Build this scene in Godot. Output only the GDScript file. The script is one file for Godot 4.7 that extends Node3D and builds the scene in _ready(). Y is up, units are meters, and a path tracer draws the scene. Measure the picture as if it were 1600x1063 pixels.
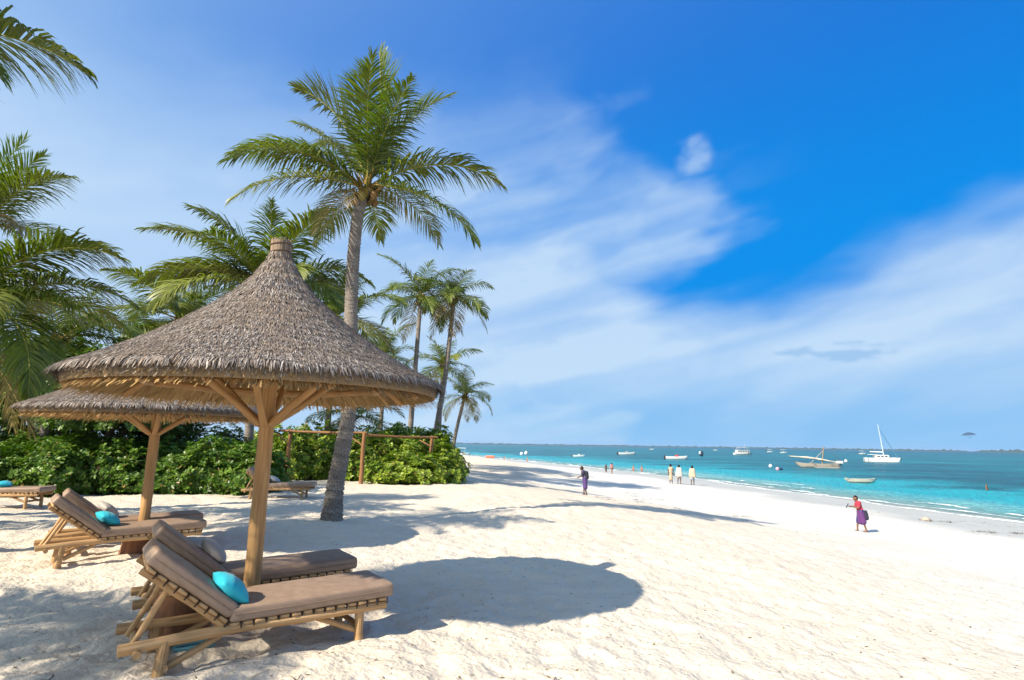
extends Node3D

const EXPO := 1.9
const EYE_Y := 1.8
const WATER_Y := -2.25

var M := {}
var ground_noise: FastNoiseLite
var lump_noise: FastNoiseLite
var foot_noise: FastNoiseLite
var rng := RandomNumberGenerator.new()
var taken := {}


# ---------------------------------------------------------------- geometry collector
class Geo:
	var v := PackedVector3Array()
	var n := PackedVector3Array()
	var c := PackedColorArray()
	var t := PackedVector2Array()
	var i := PackedInt32Array()
	var col := Color.WHITE

	func vert(p: Vector3, nn: Vector3, uv := Vector2.ZERO) -> int:
		v.push_back(p)
		n.push_back(nn)
		c.push_back(col)
		t.push_back(uv)
		return v.size() - 1

	# a, b, cc run counter-clockwise seen from outside; stored clockwise, as Godot wants
	func face(a: int, b: int, cc: int) -> void:
		i.push_back(a)
		i.push_back(cc)
		i.push_back(b)

	func flat(a: Vector3, b: Vector3, cc: Vector3) -> void:
		var nn := (b - a).cross(cc - a).normalized()
		var k := vert(a, nn, Vector2(a.x + a.z, a.y))
		vert(b, nn, Vector2(b.x + b.z, b.y))
		vert(cc, nn, Vector2(cc.x + cc.z, cc.y))
		face(k, k + 1, k + 2)

	func quad(a: Vector3, b: Vector3, cc: Vector3, d: Vector3) -> void:
		var nn := (b - a).cross(cc - a).normalized()
		var k := vert(a, nn, Vector2(0, 0))
		vert(b, nn, Vector2(1, 0))
		vert(cc, nn, Vector2(1, 1))
		vert(d, nn, Vector2(0, 1))
		face(k, k + 1, k + 2)
		face(k, k + 2, k + 3)

	func box(lo: Vector3, hi: Vector3) -> void:
		var p := [Vector3(lo.x, lo.y, lo.z), Vector3(hi.x, lo.y, lo.z), Vector3(hi.x, lo.y, hi.z), Vector3(lo.x, lo.y, hi.z), Vector3(lo.x, hi.y, lo.z), Vector3(hi.x, hi.y, lo.z), Vector3(hi.x, hi.y, hi.z), Vector3(lo.x, hi.y, hi.z)]
		quad(p[0], p[1], p[2], p[3])
		quad(p[7], p[6], p[5], p[4])
		quad(p[3], p[2], p[6], p[7])
		quad(p[1], p[0], p[4], p[5])
		quad(p[2], p[1], p[5], p[6])
		quad(p[0], p[3], p[7], p[4])

	func tube(pts: Array, rads: Array, sides: int, wob := 0.0, sd := 0, cols := []) -> void:
		var r := RandomNumberGenerator.new()
		r.seed = sd
		var f: Vector3 = (pts[1] - pts[0]).normalized()
		var s := f.cross(Vector3.UP)
		if s.length() < 0.1:
			s = f.cross(Vector3.RIGHT)
		s = s.normalized()
		var lng := 0.0
		var first := v.size()
		for k in pts.size():
			var d: Vector3
			if k == 0:
				d = pts[1] - pts[0]
			elif k == pts.size() - 1:
				d = pts[k] - pts[k - 1]
			else:
				d = pts[k + 1] - pts[k - 1]
			d = d.normalized()
			s = (s - d * s.dot(d)).normalized()
			var u := s.cross(d)
			if k > 0:
				lng += (pts[k] - pts[k - 1]).length()
			if cols.size() > k:
				col = cols[k]
			for j in sides + 1:
				var a := TAU * j / sides
				var o := s * cos(a) + u * sin(a)
				var rr: float = rads[k] * (1.0 + wob * sin(a * 2.0 + k * 1.7 + sd) + wob * 0.6 * sin(a * 3.0 - k * 0.9 + sd * 2.0))
				vert(pts[k] + o * rr, o, Vector2(float(j) / sides, lng))
		for k in pts.size() - 1:
			for j in sides:
				var a0 := first + k * (sides + 1) + j
				var b0 := a0 + sides + 1
				face(a0, b0 + 1, a0 + 1)
				face(a0, b0, b0 + 1)
		# end caps
		for e in [0, pts.size() - 1]:
			var dd: Vector3 = (pts[0] - pts[1]).normalized() if e == 0 else (pts[e] - pts[e - 1]).normalized()
			if cols.size() > e:
				col = cols[e]
			var m := vert(pts[e] + dd * float(rads[e]) * 0.12, dd, Vector2(0.5, 0))
			var ring: int = first + e * (sides + 1)
			var st := v.size()
			for j in sides:
				vert(v[ring + j], dd, Vector2(float(j) / sides, 0.1))
			for j in sides:
				if e != 0:
					face(m, st + (j + 1) % sides, st + j)
				else:
					face(m, st + j, st + (j + 1) % sides)

	# a rounded, slightly puffed box centred at the origin
	func puff(size: Vector3, rad: float, div: int, bulge := 0.0, wrinkle := 0.0, noise: FastNoiseLite = null) -> void:
		var h := size * 0.5
		var inn := h - Vector3.ONE * rad
		var axes := [[Vector3.RIGHT, Vector3.UP, Vector3.BACK], [Vector3.LEFT, Vector3.BACK, Vector3.UP], [Vector3.UP, Vector3.BACK, Vector3.RIGHT], [Vector3.DOWN, Vector3.RIGHT, Vector3.BACK], [Vector3.BACK, Vector3.RIGHT, Vector3.UP], [Vector3.FORWARD, Vector3.UP, Vector3.RIGHT]]
		for ax in axes:
			var N: Vector3 = ax[0]
			var U: Vector3 = ax[1]
			var V: Vector3 = ax[2]
			var first := v.size()
			var hu: float = absf(U.dot(h))
			var hv: float = absf(V.dot(h))
			for a in div + 1:
				for b in div + 1:
					# more lines near the edges
					var fu: float = ease_edge(float(a) / div)
					var fv: float = ease_edge(float(b) / div)
					var p: Vector3 = N * absf(N.dot(h)) + U * hu * fu + V * hv * fv
					var q := Vector3(clampf(p.x, -inn.x, inn.x), clampf(p.y, -inn.y, inn.y), clampf(p.z, -inn.z, inn.z))
					var o := (p - q)
					o = o.normalized() if o.length() > 1e-6 else N
					var pos := q + o * rad
					var w := (1.0 - fu * fu) * (1.0 - fv * fv)
					pos += N * bulge * w
					if noise:
						pos += o * wrinkle * noise.get_noise_3dv(pos)
					vert(pos, o, Vector2(p.x + p.y, p.z + p.y))
			for a in div:
				for b in div:
					var k0 := first + a * (div + 1) + b
					face(k0, k0 + div + 1, k0 + div + 2)
					face(k0, k0 + div + 2, k0 + 1)
		renormal()

	func ease_edge(x: float) -> float:
		var y := x * 2.0 - 1.0
		return signf(y) * (1.0 - pow(1.0 - absf(y), 1.6))

	# smooth normals from the faces, joined by place
	func renormal() -> void:
		var acc := {}
		var k := 0
		while k < i.size():
			var a := v[i[k]]
			var b := v[i[k + 1]]
			var cc := v[i[k + 2]]
			var nn := (cc - a).cross(b - a)
			for p in [a, b, cc]:
				var key := Vector3i((p * 20000.0).round())
				acc[key] = acc.get(key, Vector3.ZERO) + nn
			k += 3
		for j in v.size():
			var key := Vector3i((v[j] * 20000.0).round())
			if acc.has(key):
				n[j] = acc[key].normalized()

	func mesh(mat: Material) -> ArrayMesh:
		var arr := []
		arr.resize(Mesh.ARRAY_MAX)
		arr[Mesh.ARRAY_VERTEX] = v
		arr[Mesh.ARRAY_NORMAL] = n
		arr[Mesh.ARRAY_COLOR] = c
		arr[Mesh.ARRAY_TEX_UV] = t
		arr[Mesh.ARRAY_INDEX] = i
		var m := ArrayMesh.new()
		m.add_surface_from_arrays(Mesh.PRIMITIVE_TRIANGLES, arr)
		m.surface_set_material(0, mat)
		return m


# ---------------------------------------------------------------- small helpers
func numbered(called: String) -> String:
	var k: int = taken.get(called, 0)
	taken[called] = k + 1
	return called if k == 0 else "%s_%03d" % [called, k]


func tag(o: Node3D, label: String, category: String, group := "") -> void:
	o.set_meta("label", label)
	o.set_meta("category", category)
	if group != "":
		o.set_meta("group", group)


func thing(called: String, label: String, category: String, at: Vector3, turn := 0.0, group := "") -> Node3D:
	var o := Node3D.new()
	o.name = numbered(called)
	add_child(o)
	o.position = at
	o.rotation_degrees.y = turn
	tag(o, label, category, group)
	return o


func part(called: String, m: Mesh, parent: Node3D, at := Vector3.ZERO) -> MeshInstance3D:
	var o := MeshInstance3D.new()
	o.name = called
	o.mesh = m
	o.position = at
	parent.add_child(o, true)
	return o


func struct(called: String, m: Mesh) -> MeshInstance3D:
	var o := MeshInstance3D.new()
	o.name = numbered(called)
	o.mesh = m
	add_child(o)
	o.set_meta("kind", "structure")
	return o


func copy_of(o: Node3D, at: Vector3, turn: float, label := "") -> Node3D:
	var base := String(o.name)
	var r: Node3D = o.duplicate()
	r.name = numbered(base)
	add_child(r)
	r.position = at
	r.rotation_degrees.y = turn
	if label != "":
		r.set_meta("label", label)
	return r


func table(x: float, xs: Array, ys: Array) -> float:
	if x <= xs[0]:
		return ys[0]
	for k in range(1, xs.size()):
		if x <= xs[k]:
			return lerpf(ys[k - 1], ys[k], (x - xs[k - 1]) / (xs[k] - xs[k - 1]))
	return ys[-1]


const SHORE_D := [-60.0, 0.0, 20.0, 34.5, 50.3, 73.3, 89.5, 115.0, 155.0, 195.0, 400.0, 1000.0, 3000.0]
const SHORE_X := [37.0, 34.5, 32.0, 29.7, 27.3, 24.0, 19.7, 12.9, 0.5, -13.2, -85.0, -310.0, -1300.0]
const PROF_S := [-60.0, -30.0, -12.0, 0.0, 6.0, 10.0, 14.0, 20.0, 25.0, 29.0, 32.0, 37.0, 60.0]
const PROF_Y := [-4.9, -3.9, -2.85, -2.25, -2.08, -1.95, -1.8, -1.2, -0.55, -0.12, 0.0, 0.0, 0.15]


func shore_x(d: float) -> float:
	return table(d, SHORE_D, SHORE_X)


func inland(x: float, z: float) -> float:
	return shore_x(-z) - x


func base_ground(x: float, z: float) -> float:
	var d := -z
	var s := inland(x, z)
	var k := 1.0 - 0.16 * smoothstep(18.0, 38.0, d) + 0.3 * smoothstep(42.0, 62.0, d)
	return table(s * k if s > 0.0 else s, PROF_S, PROF_Y)


func ground_y(x: float, z: float) -> float:
	var s := inland(x, z)
	var y := base_ground(x, z)
	var dry := smoothstep(14.0, 24.0, s)
	var far := 1.0 - smoothstep(40.0, 120.0, Vector2(x, z).length())
	y += ground_noise.get_noise_2d(x, z) * 0.09 * (0.25 + 0.75 * dry)
	if dry > 0.0:
		var l := lump_noise.get_noise_2d(x, z)
		y += l * 0.035 * dry * (0.4 + 0.6 * far)
		# trampled sand: overlapping footprints
		var near := 1.0 - smoothstep(14.0, 45.0, Vector2(x, z).length())
		if near > 0.0:
			var amount := 0.45 + 0.55 * smoothstep(-0.25, 0.35, ground_noise.get_noise_2d(x * 1.9 + 40.0, z * 1.9))
			var fpt := foot_noise.get_noise_2d(x + l * 0.25, z)
			y -= smoothstep(-0.35, -1.0, fpt) * 0.045 * dry * near * amount
			y -= smoothstep(-0.4, -1.0, foot_noise.get_noise_2d(x * 2.1 + 9.0, z * 2.1 + l)) * 0.02 * dry * near
			y += lump_noise.get_noise_2d(x * 4.0, z * 4.0) * 0.010 * dry * near
	return y


func noise(freq: float, sd: int, oct := 4, type := FastNoiseLite.TYPE_SIMPLEX_SMOOTH) -> FastNoiseLite:
	var f := FastNoiseLite.new()
	f.noise_type = type
	f.frequency = freq
	f.seed = sd
	f.fractal_type = FastNoiseLite.FRACTAL_FBM if oct > 1 else FastNoiseLite.FRACTAL_NONE
	f.fractal_octaves = oct
	return f


func tex_noise(size: int, freq: float, sd: int, oct: int, lo: Color, hi: Color, sx := 1.0) -> ImageTexture:
	# sx > 1 stretches the grain along v
	var f := noise(freq, sd, oct)
	var im := f.get_seamless_image(size, size)
	im.convert(Image.FORMAT_RGB8)
	if sx > 1.0:
		var w := f.get_seamless_image(size, maxi(4, int(size / sx)))
		w.resize(size, size, Image.INTERPOLATE_CUBIC)
		w.convert(Image.FORMAT_RGB8)
		im = w
	for y in size:
		for x in size:
			var g := im.get_pixel(x, y).r
			im.set_pixel(x, y, lo.lerp(hi, g))
	return ImageTexture.create_from_image(im)


func mat(rough: float, spec := 0.5, vcol := true) -> StandardMaterial3D:
	var m := StandardMaterial3D.new()
	m.roughness = rough
	m.metallic_specular = spec
	m.vertex_color_use_as_albedo = vcol
	return m


func lin(r: float, g: float, b: float) -> Color:
	return Color(r, g, b)


func make_materials() -> void:
	var m := mat(0.95, 0.25)
	m.albedo_texture = tex_noise(512, 0.09, 5, 3, Color(0.86, 0.85, 0.83), Color(1, 1, 1))
	m.uv1_triplanar = true
	m.uv1_world_triplanar = true
	m.uv1_scale = Vector3.ONE * 0.9
	m.heightmap_enabled = true
	m.heightmap_texture = tex_noise(1024, 0.014, 9, 6, Color.BLACK, Color.WHITE)
	m.heightmap_scale = 1.6
	M.sand = m

	m = mat(0.22, 0.12)
	m.transparency = BaseMaterial3D.TRANSPARENCY_ALPHA
	m.albedo_texture = tex_noise(512, 0.03, 31, 4, Color(0.86, 0.93, 0.95), Color(1, 1, 1))
	m.uv1_triplanar = true
	m.uv1_world_triplanar = true
	m.uv1_scale = Vector3(0.12, 0.12, 0.05)
	m.heightmap_enabled = true
	m.heightmap_texture = tex_noise(512, 0.03, 33, 5, Color.BLACK, Color.WHITE)
	m.heightmap_scale = 70.0
	M.water = m

	M.foam = mat(0.8, 0.3)
	M.thatch = mat(0.9, 0.2)

	m = mat(0.62, 0.35)
	m.albedo_texture = tex_noise(256, 0.05, 12, 4, Color(0.82, 0.78, 0.74), Color(1, 1, 1), 10.0)
	m.uv1_scale = Vector3(1, 0.9, 1)
	m.heightmap_enabled = true
	m.heightmap_texture = tex_noise(256, 0.06, 13, 4, Color.BLACK, Color.WHITE, 8.0)
	m.heightmap_scale = 0.35
	M.wood = m

	m = mat(0.85, 0.25)
	m.albedo_texture = tex_noise(256, 0.06, 22, 4, Color(0.55, 0.53, 0.52), Color(1, 1, 1))
	m.uv1_scale = Vector3(2, 1.2, 1)
	m.heightmap_enabled = true
	m.heightmap_texture = tex_noise(256, 0.08, 23, 4, Color.BLACK, Color.WHITE)
	m.heightmap_scale = 1.2
	M.bark = m

	m = mat(0.42, 0.45)
	m.backlight_enabled = true
	m.backlight = Color(0.72, 0.8, 0.25)
	M.palm = m
	m = mat(0.4, 0.45)
	m.backlight_enabled = true
	m.backlight = Color(0.7, 0.8, 0.24)
	M.leaf = m

	m = mat(0.5, 0.42)
	m.albedo_texture = tex_noise(256, 0.02, 41, 4, Color(0.88, 0.87, 0.86), Color(1, 1, 1))
	m.uv1_scale = Vector3(1.5, 1.5, 1)
	m.heightmap_enabled = true
	m.heightmap_texture = tex_noise(256, 0.2, 42, 3, Color.BLACK, Color.WHITE)
	m.heightmap_scale = 0.12
	M.vinyl = m

	m = mat(0.6, 0.4)
	m.rim_enabled = true
	m.rim = 0.25
	m.albedo_texture = tex_noise(256, 0.15, 52, 2, Color(0.9, 0.9, 0.9), Color(1, 1, 1))
	M.cloth = m
	M.skin = mat(0.55, 0.4)
	M.paint = mat(0.35, 0.5)
	M.matte = mat(0.85, 0.3)


# ---------------------------------------------------------------- sky
func make_sky() -> PanoramaSkyMaterial:
	var W := 2048
	var H := 1024
	var data := PackedFloat32Array()
	data.resize(W * H * 3)
	var big := noise(0.028, 71, 5)
	var fine := noise(0.085, 72, 5)
	var streak := noise(0.05, 73, 5)
	var sun_dir := Vector3(-0.766 * 0.804, 0.595, 0.643 * 0.804)
	for py in H:
		var el := 90.0 - (py + 0.5) / H * 180.0
		var e := maxf(el, 0.0)
		var clear: Vector3
		if e < 16.0:
			clear = Vector3(0.17, 0.50, 0.90).lerp(Vector3(0.002, 0.28, 0.84), smoothstep(0.0, 16.0, e))
		elif e < 40.0:
			clear = Vector3(0.002, 0.28, 0.84).lerp(Vector3(0.002, 0.175, 0.69), smoothstep(16.0, 40.0, e))
		else:
			clear = Vector3(0.002, 0.175, 0.69).lerp(Vector3(0.008, 0.10, 0.46), smoothstep(40.0, 90.0, e))
		for px in W:
			var az := (px + 0.5) / W * 360.0
			if az > 180.0:
				az -= 360.0
			var o := (py * W + px) * 3
			var c := clear
			if el > -1.5:
				var ar := deg_to_rad(az)
				var er := deg_to_rad(el)
				var dir := Vector3(sin(ar) * cos(er), sin(er), -cos(ar) * cos(er))
				# thin haze thickens towards the sun
				var ang := rad_to_deg(acos(clampf(dir.dot(sun_dir), -1.0, 1.0)))
				var haze := exp(-pow(ang / 62.0, 2.6)) * 1.7
				c = c.lerp(Vector3(0.52, 0.74, 0.97), clampf(haze, 0.0, 0.9))
				# cirrus: noise in turned, stretched axes
				var a := az * 0.94 + e * 0.34
				var b := e * 1.9 - az * 0.42
				var n1 := big.get_noise_2d(a, b)
				var n2 := fine.get_noise_2d(a * 0.6, b)
				var n3 := streak.get_noise_2d(a * 0.5 + n1 * 14.0, b * 1.3)
				# the low veil, whose upper edge climbs on both sides of a notch
				var edge := 13.2 + 8.0 * smoothstep(16.0, 46.0, az) + 9.0 * smoothstep(17.0, 6.0, az)
				edge += n1 * 5.0 + n2 * 2.2
				var low := 1.0 - smoothstep(edge - 7.0, edge + 2.2, e)
				low *= 0.35 + 0.65 * smoothstep(1.5, 8.0, e)
				# the left sheet, ending in a ragged slanting edge
				var border := lerpf(16.0, 24.0, smoothstep(15.0, 22.0, e)) - 17.0 * smoothstep(22.0, 34.0, e)
				n3 *= lerpf(0.3, 1.0, smoothstep(-24.0, 6.0, az))
				var left := 1.0 - smoothstep(border - 6.0, border + 0.8, az + n1 * 6.0 + n2 * 4.5)
				left *= 1.0 - smoothstep(19.0, 37.0, e + n1 * 5.0)
				var puff := exp(-pow((az - 18.5) / 1.7, 2.0) - pow((e - 27.3) / 1.8, 2.0))
				var fib := streak.get_noise_2d(a * 0.22 + n1 * 22.0, b * 3.4 + n2 * 5.0)
				var d := maxf(low * (0.74 + 0.26 * n3), left * (0.58 + 0.16 * smoothstep(0.0, -35.0, az) + 0.5 * n3))
				d += smoothstep(0.12, 0.95, puff * (0.75 + 1.3 * n2 + 0.8 * fib + 0.8 * fine.get_noise_2d(az * 4.0, e * 5.0))) * 0.36
				d += 0.26 * smoothstep(0.05, 0.6, n3) * (1.0 - smoothstep(24.0, 40.0, e)) * (1.0 - smoothstep(4.0, 30.0, az))
				d *= 1.0 + (0.26 * fib + 0.2 * n2) * smoothstep(-22.0, 8.0, az)
				d = clampf(d, 0.0, 0.86)
				c = c.lerp(Vector3(0.62, 0.79, 0.97), d)
				# a small blue-grey scrap low over the sea
				var q := exp(-pow((az - 29.0 - n1 * 4.0) / 5.5, 2.0) - pow((e - 8.5 + n2 * 0.8 - (az - 29.0) * 0.04) / 0.75, 2.0))
				q = smoothstep(0.3, 0.62, q * (0.62 + n2 * 0.9 + 1.5 * fine.get_noise_2d(az * 2.6, e * 14.0)))
				c = c.lerp(Vector3(0.33, 0.56, 0.86), q * 0.8)
			data[o] = c.x / EXPO
			data[o + 1] = c.y / EXPO
			data[o + 2] = c.z / EXPO
	var im := Image.create_from_data(W, H, false, Image.FORMAT_RGBF, data.to_byte_array())
	var m := PanoramaSkyMaterial.new()
	m.panorama = ImageTexture.create_from_image(im)
	return m


# ---------------------------------------------------------------- setting
func build_sand() -> void:
	var angs := PackedFloat32Array()
	var a := -180.0
	while a < 180.0:
		angs.push_back(a)
		a += 0.24 if absf(a) < 52.0 else (1.5 if absf(a) < 80.0 else 6.0)
	angs.push_back(180.0)
	var rads := PackedFloat32Array([0.4, 1.0, 1.8, 2.6])
	var r := 3.2
	while r < 330.0:
		rads.push_back(r)
		r *= 1.0055 if r < 30.0 else 1.011
	for q in [420.0, 600.0, 900.0]:
		rads.push_back(q)
	var g := Geo.new()
	var na := angs.size()
	var tone := noise(0.11, 202, 4)
	var dark := noise(0.9, 203, 3)
	var wetn := noise(0.05, 204, 3)
	var ys := PackedFloat32Array()
	for rr in rads:
		for ad in angs:
			var ar := deg_to_rad(ad)
			var x := sin(ar) * rr
			var z := -cos(ar) * rr
			var y := ground_y(x, z) if absf(ad) < 95.0 else base_ground(x, z)
			# colour: dry cream sand, paler hard-packed sand, damp grey sand at the water's edge
			var s := inland(x, z) + wetn.get_noise_2d(x, z) * 4.0
			var cream := Color(0.72, 0.64, 0.54)
			var pale := Color(0.735, 0.71, 0.67)
			var damp := Color(0.47, 0.485, 0.49)
			var cc := pale.lerp(cream, smoothstep(19.0, 28.0, s + tone.get_noise_2d(x, z) * 4.0))
			cc = damp.lerp(cc, smoothstep(5.0, 10.0, s))
			var tn := tone.get_noise_2d(x * 2.3, z * 2.3)
			cc = cc * (1.0 + 0.07 * tn)
			if rr < 60.0:
				cc = cc * (1.0 + 0.07 * dark.get_noise_2d(x * 2.0, z * 2.0))
			g.v.push_back(Vector3(x, y, z))
			g.c.push_back(cc)
			g.t.push_back(Vector2(x, z))
			g.n.push_back(Vector3.UP)
	var nr := rads.size()
	for k in nr:
		for j in na:
			var at := k * na + j
			var kn := mini(k + 1, nr - 1) * na + j
			var kp := maxi(k - 1, 0) * na + j
			var jn := k * na + mini(j + 1, na - 1)
			var jp := k * na + maxi(j - 1, 0)
			var nn := (g.v[jn] - g.v[jp]).cross(g.v[kn] - g.v[kp]).normalized()
			g.n[at] = nn if nn.y > 0.0 else -nn
	for k in nr - 1:
		for j in na - 1:
			var p := k * na + j
			g.face(p, p + 1, p + na + 1)
			g.face(p, p + na + 1, p + na)
	struct("sand_ground", g.mesh(M.sand))


func sea_color(x: float, z: float, s: float, n1: float, n2: float) -> Color:
	var off := -s
	var pale := Color(0.30, 0.56, 0.55)
	var bright := Color(0.014, 0.38, 0.46)
	var mid := Color(0.005, 0.25, 0.31)
	var teal := Color(0.003, 0.15, 0.195)
	var deep := Color(0.002, 0.09, 0.14)
	var o := off + n1 * 7.0
	var c := pale.lerp(bright, smoothstep(2.0, 15.0, o))
	c = c.lerp(mid, smoothstep(20.0, 34.0, o + n2 * 8.0))
	c = c.lerp(teal, smoothstep(28.0, 60.0, o + n1 * 16.0))
	c = c.lerp(deep, smoothstep(300.0, 1400.0, o))
	# sea-grass beds on the sandy bottom, with outlines of their own
	var bed := smoothstep(0.12, 0.4, n1 * 0.7 + n2 * 0.6) * smoothstep(14.0, 30.0, off)
	c = c.lerp(Color(0.003, 0.075, 0.11), bed * 0.7)
	var sandy := smoothstep(0.18, 0.5, -n1 * 0.9 - n2 * 0.3) * smoothstep(25.0, 50.0, off) * (1.0 - smoothstep(150.0, 500.0, off))
	c = c.lerp(bright, sandy * 0.5)
	return c


func build_sea() -> void:
	var g := Geo.new()
	var na := 420
	var rads := PackedFloat32Array()
	var r := 24.0
	while r < 9000.0:
		rads.push_back(r)
		r *= 1.007 if r < 400.0 else 1.03
	rads.push_back(9000.0)
	var wave := noise(0.16, 301, 3)
	var ripple := noise(0.55, 302, 3)
	var patch := noise(0.022, 303, 4)
	var blot := noise(0.06, 304, 3)
	var nr := rads.size()
	var ids := PackedInt32Array()
	ids.resize(na * nr)
	for k in nr:
		for j in na:
			var ad := lerpf(-55.0, 85.0, float(j) / (na - 1))
			var ar := deg_to_rad(ad)
			var x: float = sin(ar) * rads[k]
			var z: float = -cos(ar) * rads[k]
			var s := inland(x, z)
			if s > 4.0:
				ids[k * na + j] = -1
				continue
			var amp := 0.10 * (1.0 - smoothstep(120.0, 400.0, rads[k])) * smoothstep(0.0, 8.0, -s) + 0.012
			var swell := sin((s + patch.get_noise_2d(x * 0.7, z * 0.7) * 9.0) * 0.75) * 0.05 * smoothstep(1.0, 8.0, -s) * (1.0 - smoothstep(30.0, 70.0, -s))
			var y := WATER_Y + wave.get_noise_2d(x, z * 0.8) * amp + ripple.get_noise_2d(x, z) * amp * 0.4 + swell
			var depth: float = maxf(0.0, y - base_ground(x, z))
			var n1 := patch.get_noise_2d(x * 0.6, z)
			var n2 := blot.get_noise_2d(x * 0.6, z)
			var cc := sea_color(x, z, s, n1, n2)
			# clear water: how much it hides of the bottom goes with its thickness
			cc.a = 1.0 - exp(-depth * 5.5)
			ids[k * na + j] = g.v.size()
			g.v.push_back(Vector3(x, y, z))
			g.n.push_back(Vector3.UP)
			g.c.push_back(cc)
			g.t.push_back(Vector2(x, z) * 0.1)
	for k in nr - 1:
		for j in na - 1:
			var p := ids[k * na + j]
			var q := ids[k * na + j + 1]
			var u := ids[(k + 1) * na + j + 1]
			var w := ids[(k + 1) * na + j]
			if p < 0 or q < 0 or u < 0 or w < 0:
				continue
			g.face(p, q, u)
			g.face(p, u, w)
	g.renormal()
	for k in g.n.size():
		if g.n[k].y < 0.0:
			g.n[k] = -g.n[k]
	struct("sea_water", g.mesh(M.water))

	# foam: ragged lines where small waves run out
	var foam := noise(0.35, 311, 4)
	var drift := noise(0.03, 312, 3)
	var f := Geo.new()
	f.col = Color(0.86, 0.9, 0.9)
	for line in [[0.2, 1.0, -0.3], [-1.6, 0.7, -0.05], [-4.2, 0.6, 0.12], [-8.5, 0.45, 0.3]]:
		var d := 24.0
		while d < 230.0:
			var step := 0.1 + d * 0.0035
			var wob := drift.get_noise_2d(d * 2.0, line[0] * 30.0) * 1.4
			var xa: float = shore_x(d) - line[0] + wob
			var xb: float = shore_x(d + step) - line[0] + drift.get_noise_2d((d + step) * 2.0, line[0] * 30.0) * 1.4
			var w: float = (0.25 + 0.75 * maxf(0.0, foam.get_noise_2d(d * 0.6, line[0]) + 0.25)) * float(line[1]) * (1.0 + d * 0.006)
			var on := foam.get_noise_2d(d * 0.25, 50.0 + line[0])
			d += step
			if on < line[2] - 0.22:
				continue
			var ya: float = maxf(WATER_Y + 0.035, base_ground(xa, -d) + 0.02)
			var sub := 5
			for q in sub:
				var t0 := float(q) / sub
				var t1 := float(q + 1) / sub
				if foam.get_noise_2d(d * 3.0, t0 * 9.0 + line[0]) < -0.16:
					continue
				var k0: float = w * (1.0 + 0.4 * foam.get_noise_2d(d * 1.5, t0))
				f.quad(Vector3(xa + t0 * k0, ya, -(d - step)), Vector3(xa + t1 * k0, ya, -(d - step)), Vector3(xb + t1 * k0, ya + 0.004, -d), Vector3(xb + t0 * k0, ya + 0.004, -d))
	var fo := MeshInstance3D.new()
	fo.name = "sea_foam"
	fo.mesh = f.mesh(M.foam)
	add_child(fo)
	tag(fo, "white foam lines where small waves run out on the sand", "foam")
	fo.set_meta("kind", "stuff")

	# low wooded land across the water
	var il := noise(0.004, 321, 4)
	for seg in [[-14.0, 21.0, 5200.0, 15.0], [18.5, 38.5, 4700.0, 15.0], [38.0, 62.0, 4300.0, 21.0]]:
		var gi := Geo.new()
		gi.col = Color(0.035, 0.06, 0.035)
		var cnt := 240
		var prev := []
		for k in cnt + 1:
			var q := float(k) / cnt
			var ar := deg_to_rad(lerpf(seg[0], seg[1], q))
			var hh: float = seg[3] * (0.45 + 0.75 * absf(il.get_noise_1d(k * 30.0 + seg[2])) + 0.12 * sin(k * 2.3) + 0.1 * sin(k * 5.1)) * smoothstep(0.0, 0.06, q) * smoothstep(1.0, 0.94, q) + 0.5
			var dirv := Vector3(sin(ar), 0, -cos(ar))
			var p: Vector3 = dirv * float(seg[2])
			var cur := [p + Vector3(0, WATER_Y - 1.0, 0), p + dirv * 25.0 + Vector3(0, WATER_Y + hh * 0.8, 0), p + dirv * 120.0 + Vector3(0, WATER_Y + hh, 0), p + dirv * 320.0 + Vector3(0, WATER_Y - 1.0, 0)]
			if k > 0:
				for w in 3:
					gi.quad(prev[w], cur[w], cur[w + 1], prev[w + 1])
			prev = cur
		struct("far_island_terrain", gi.mesh(M.matte))


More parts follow.
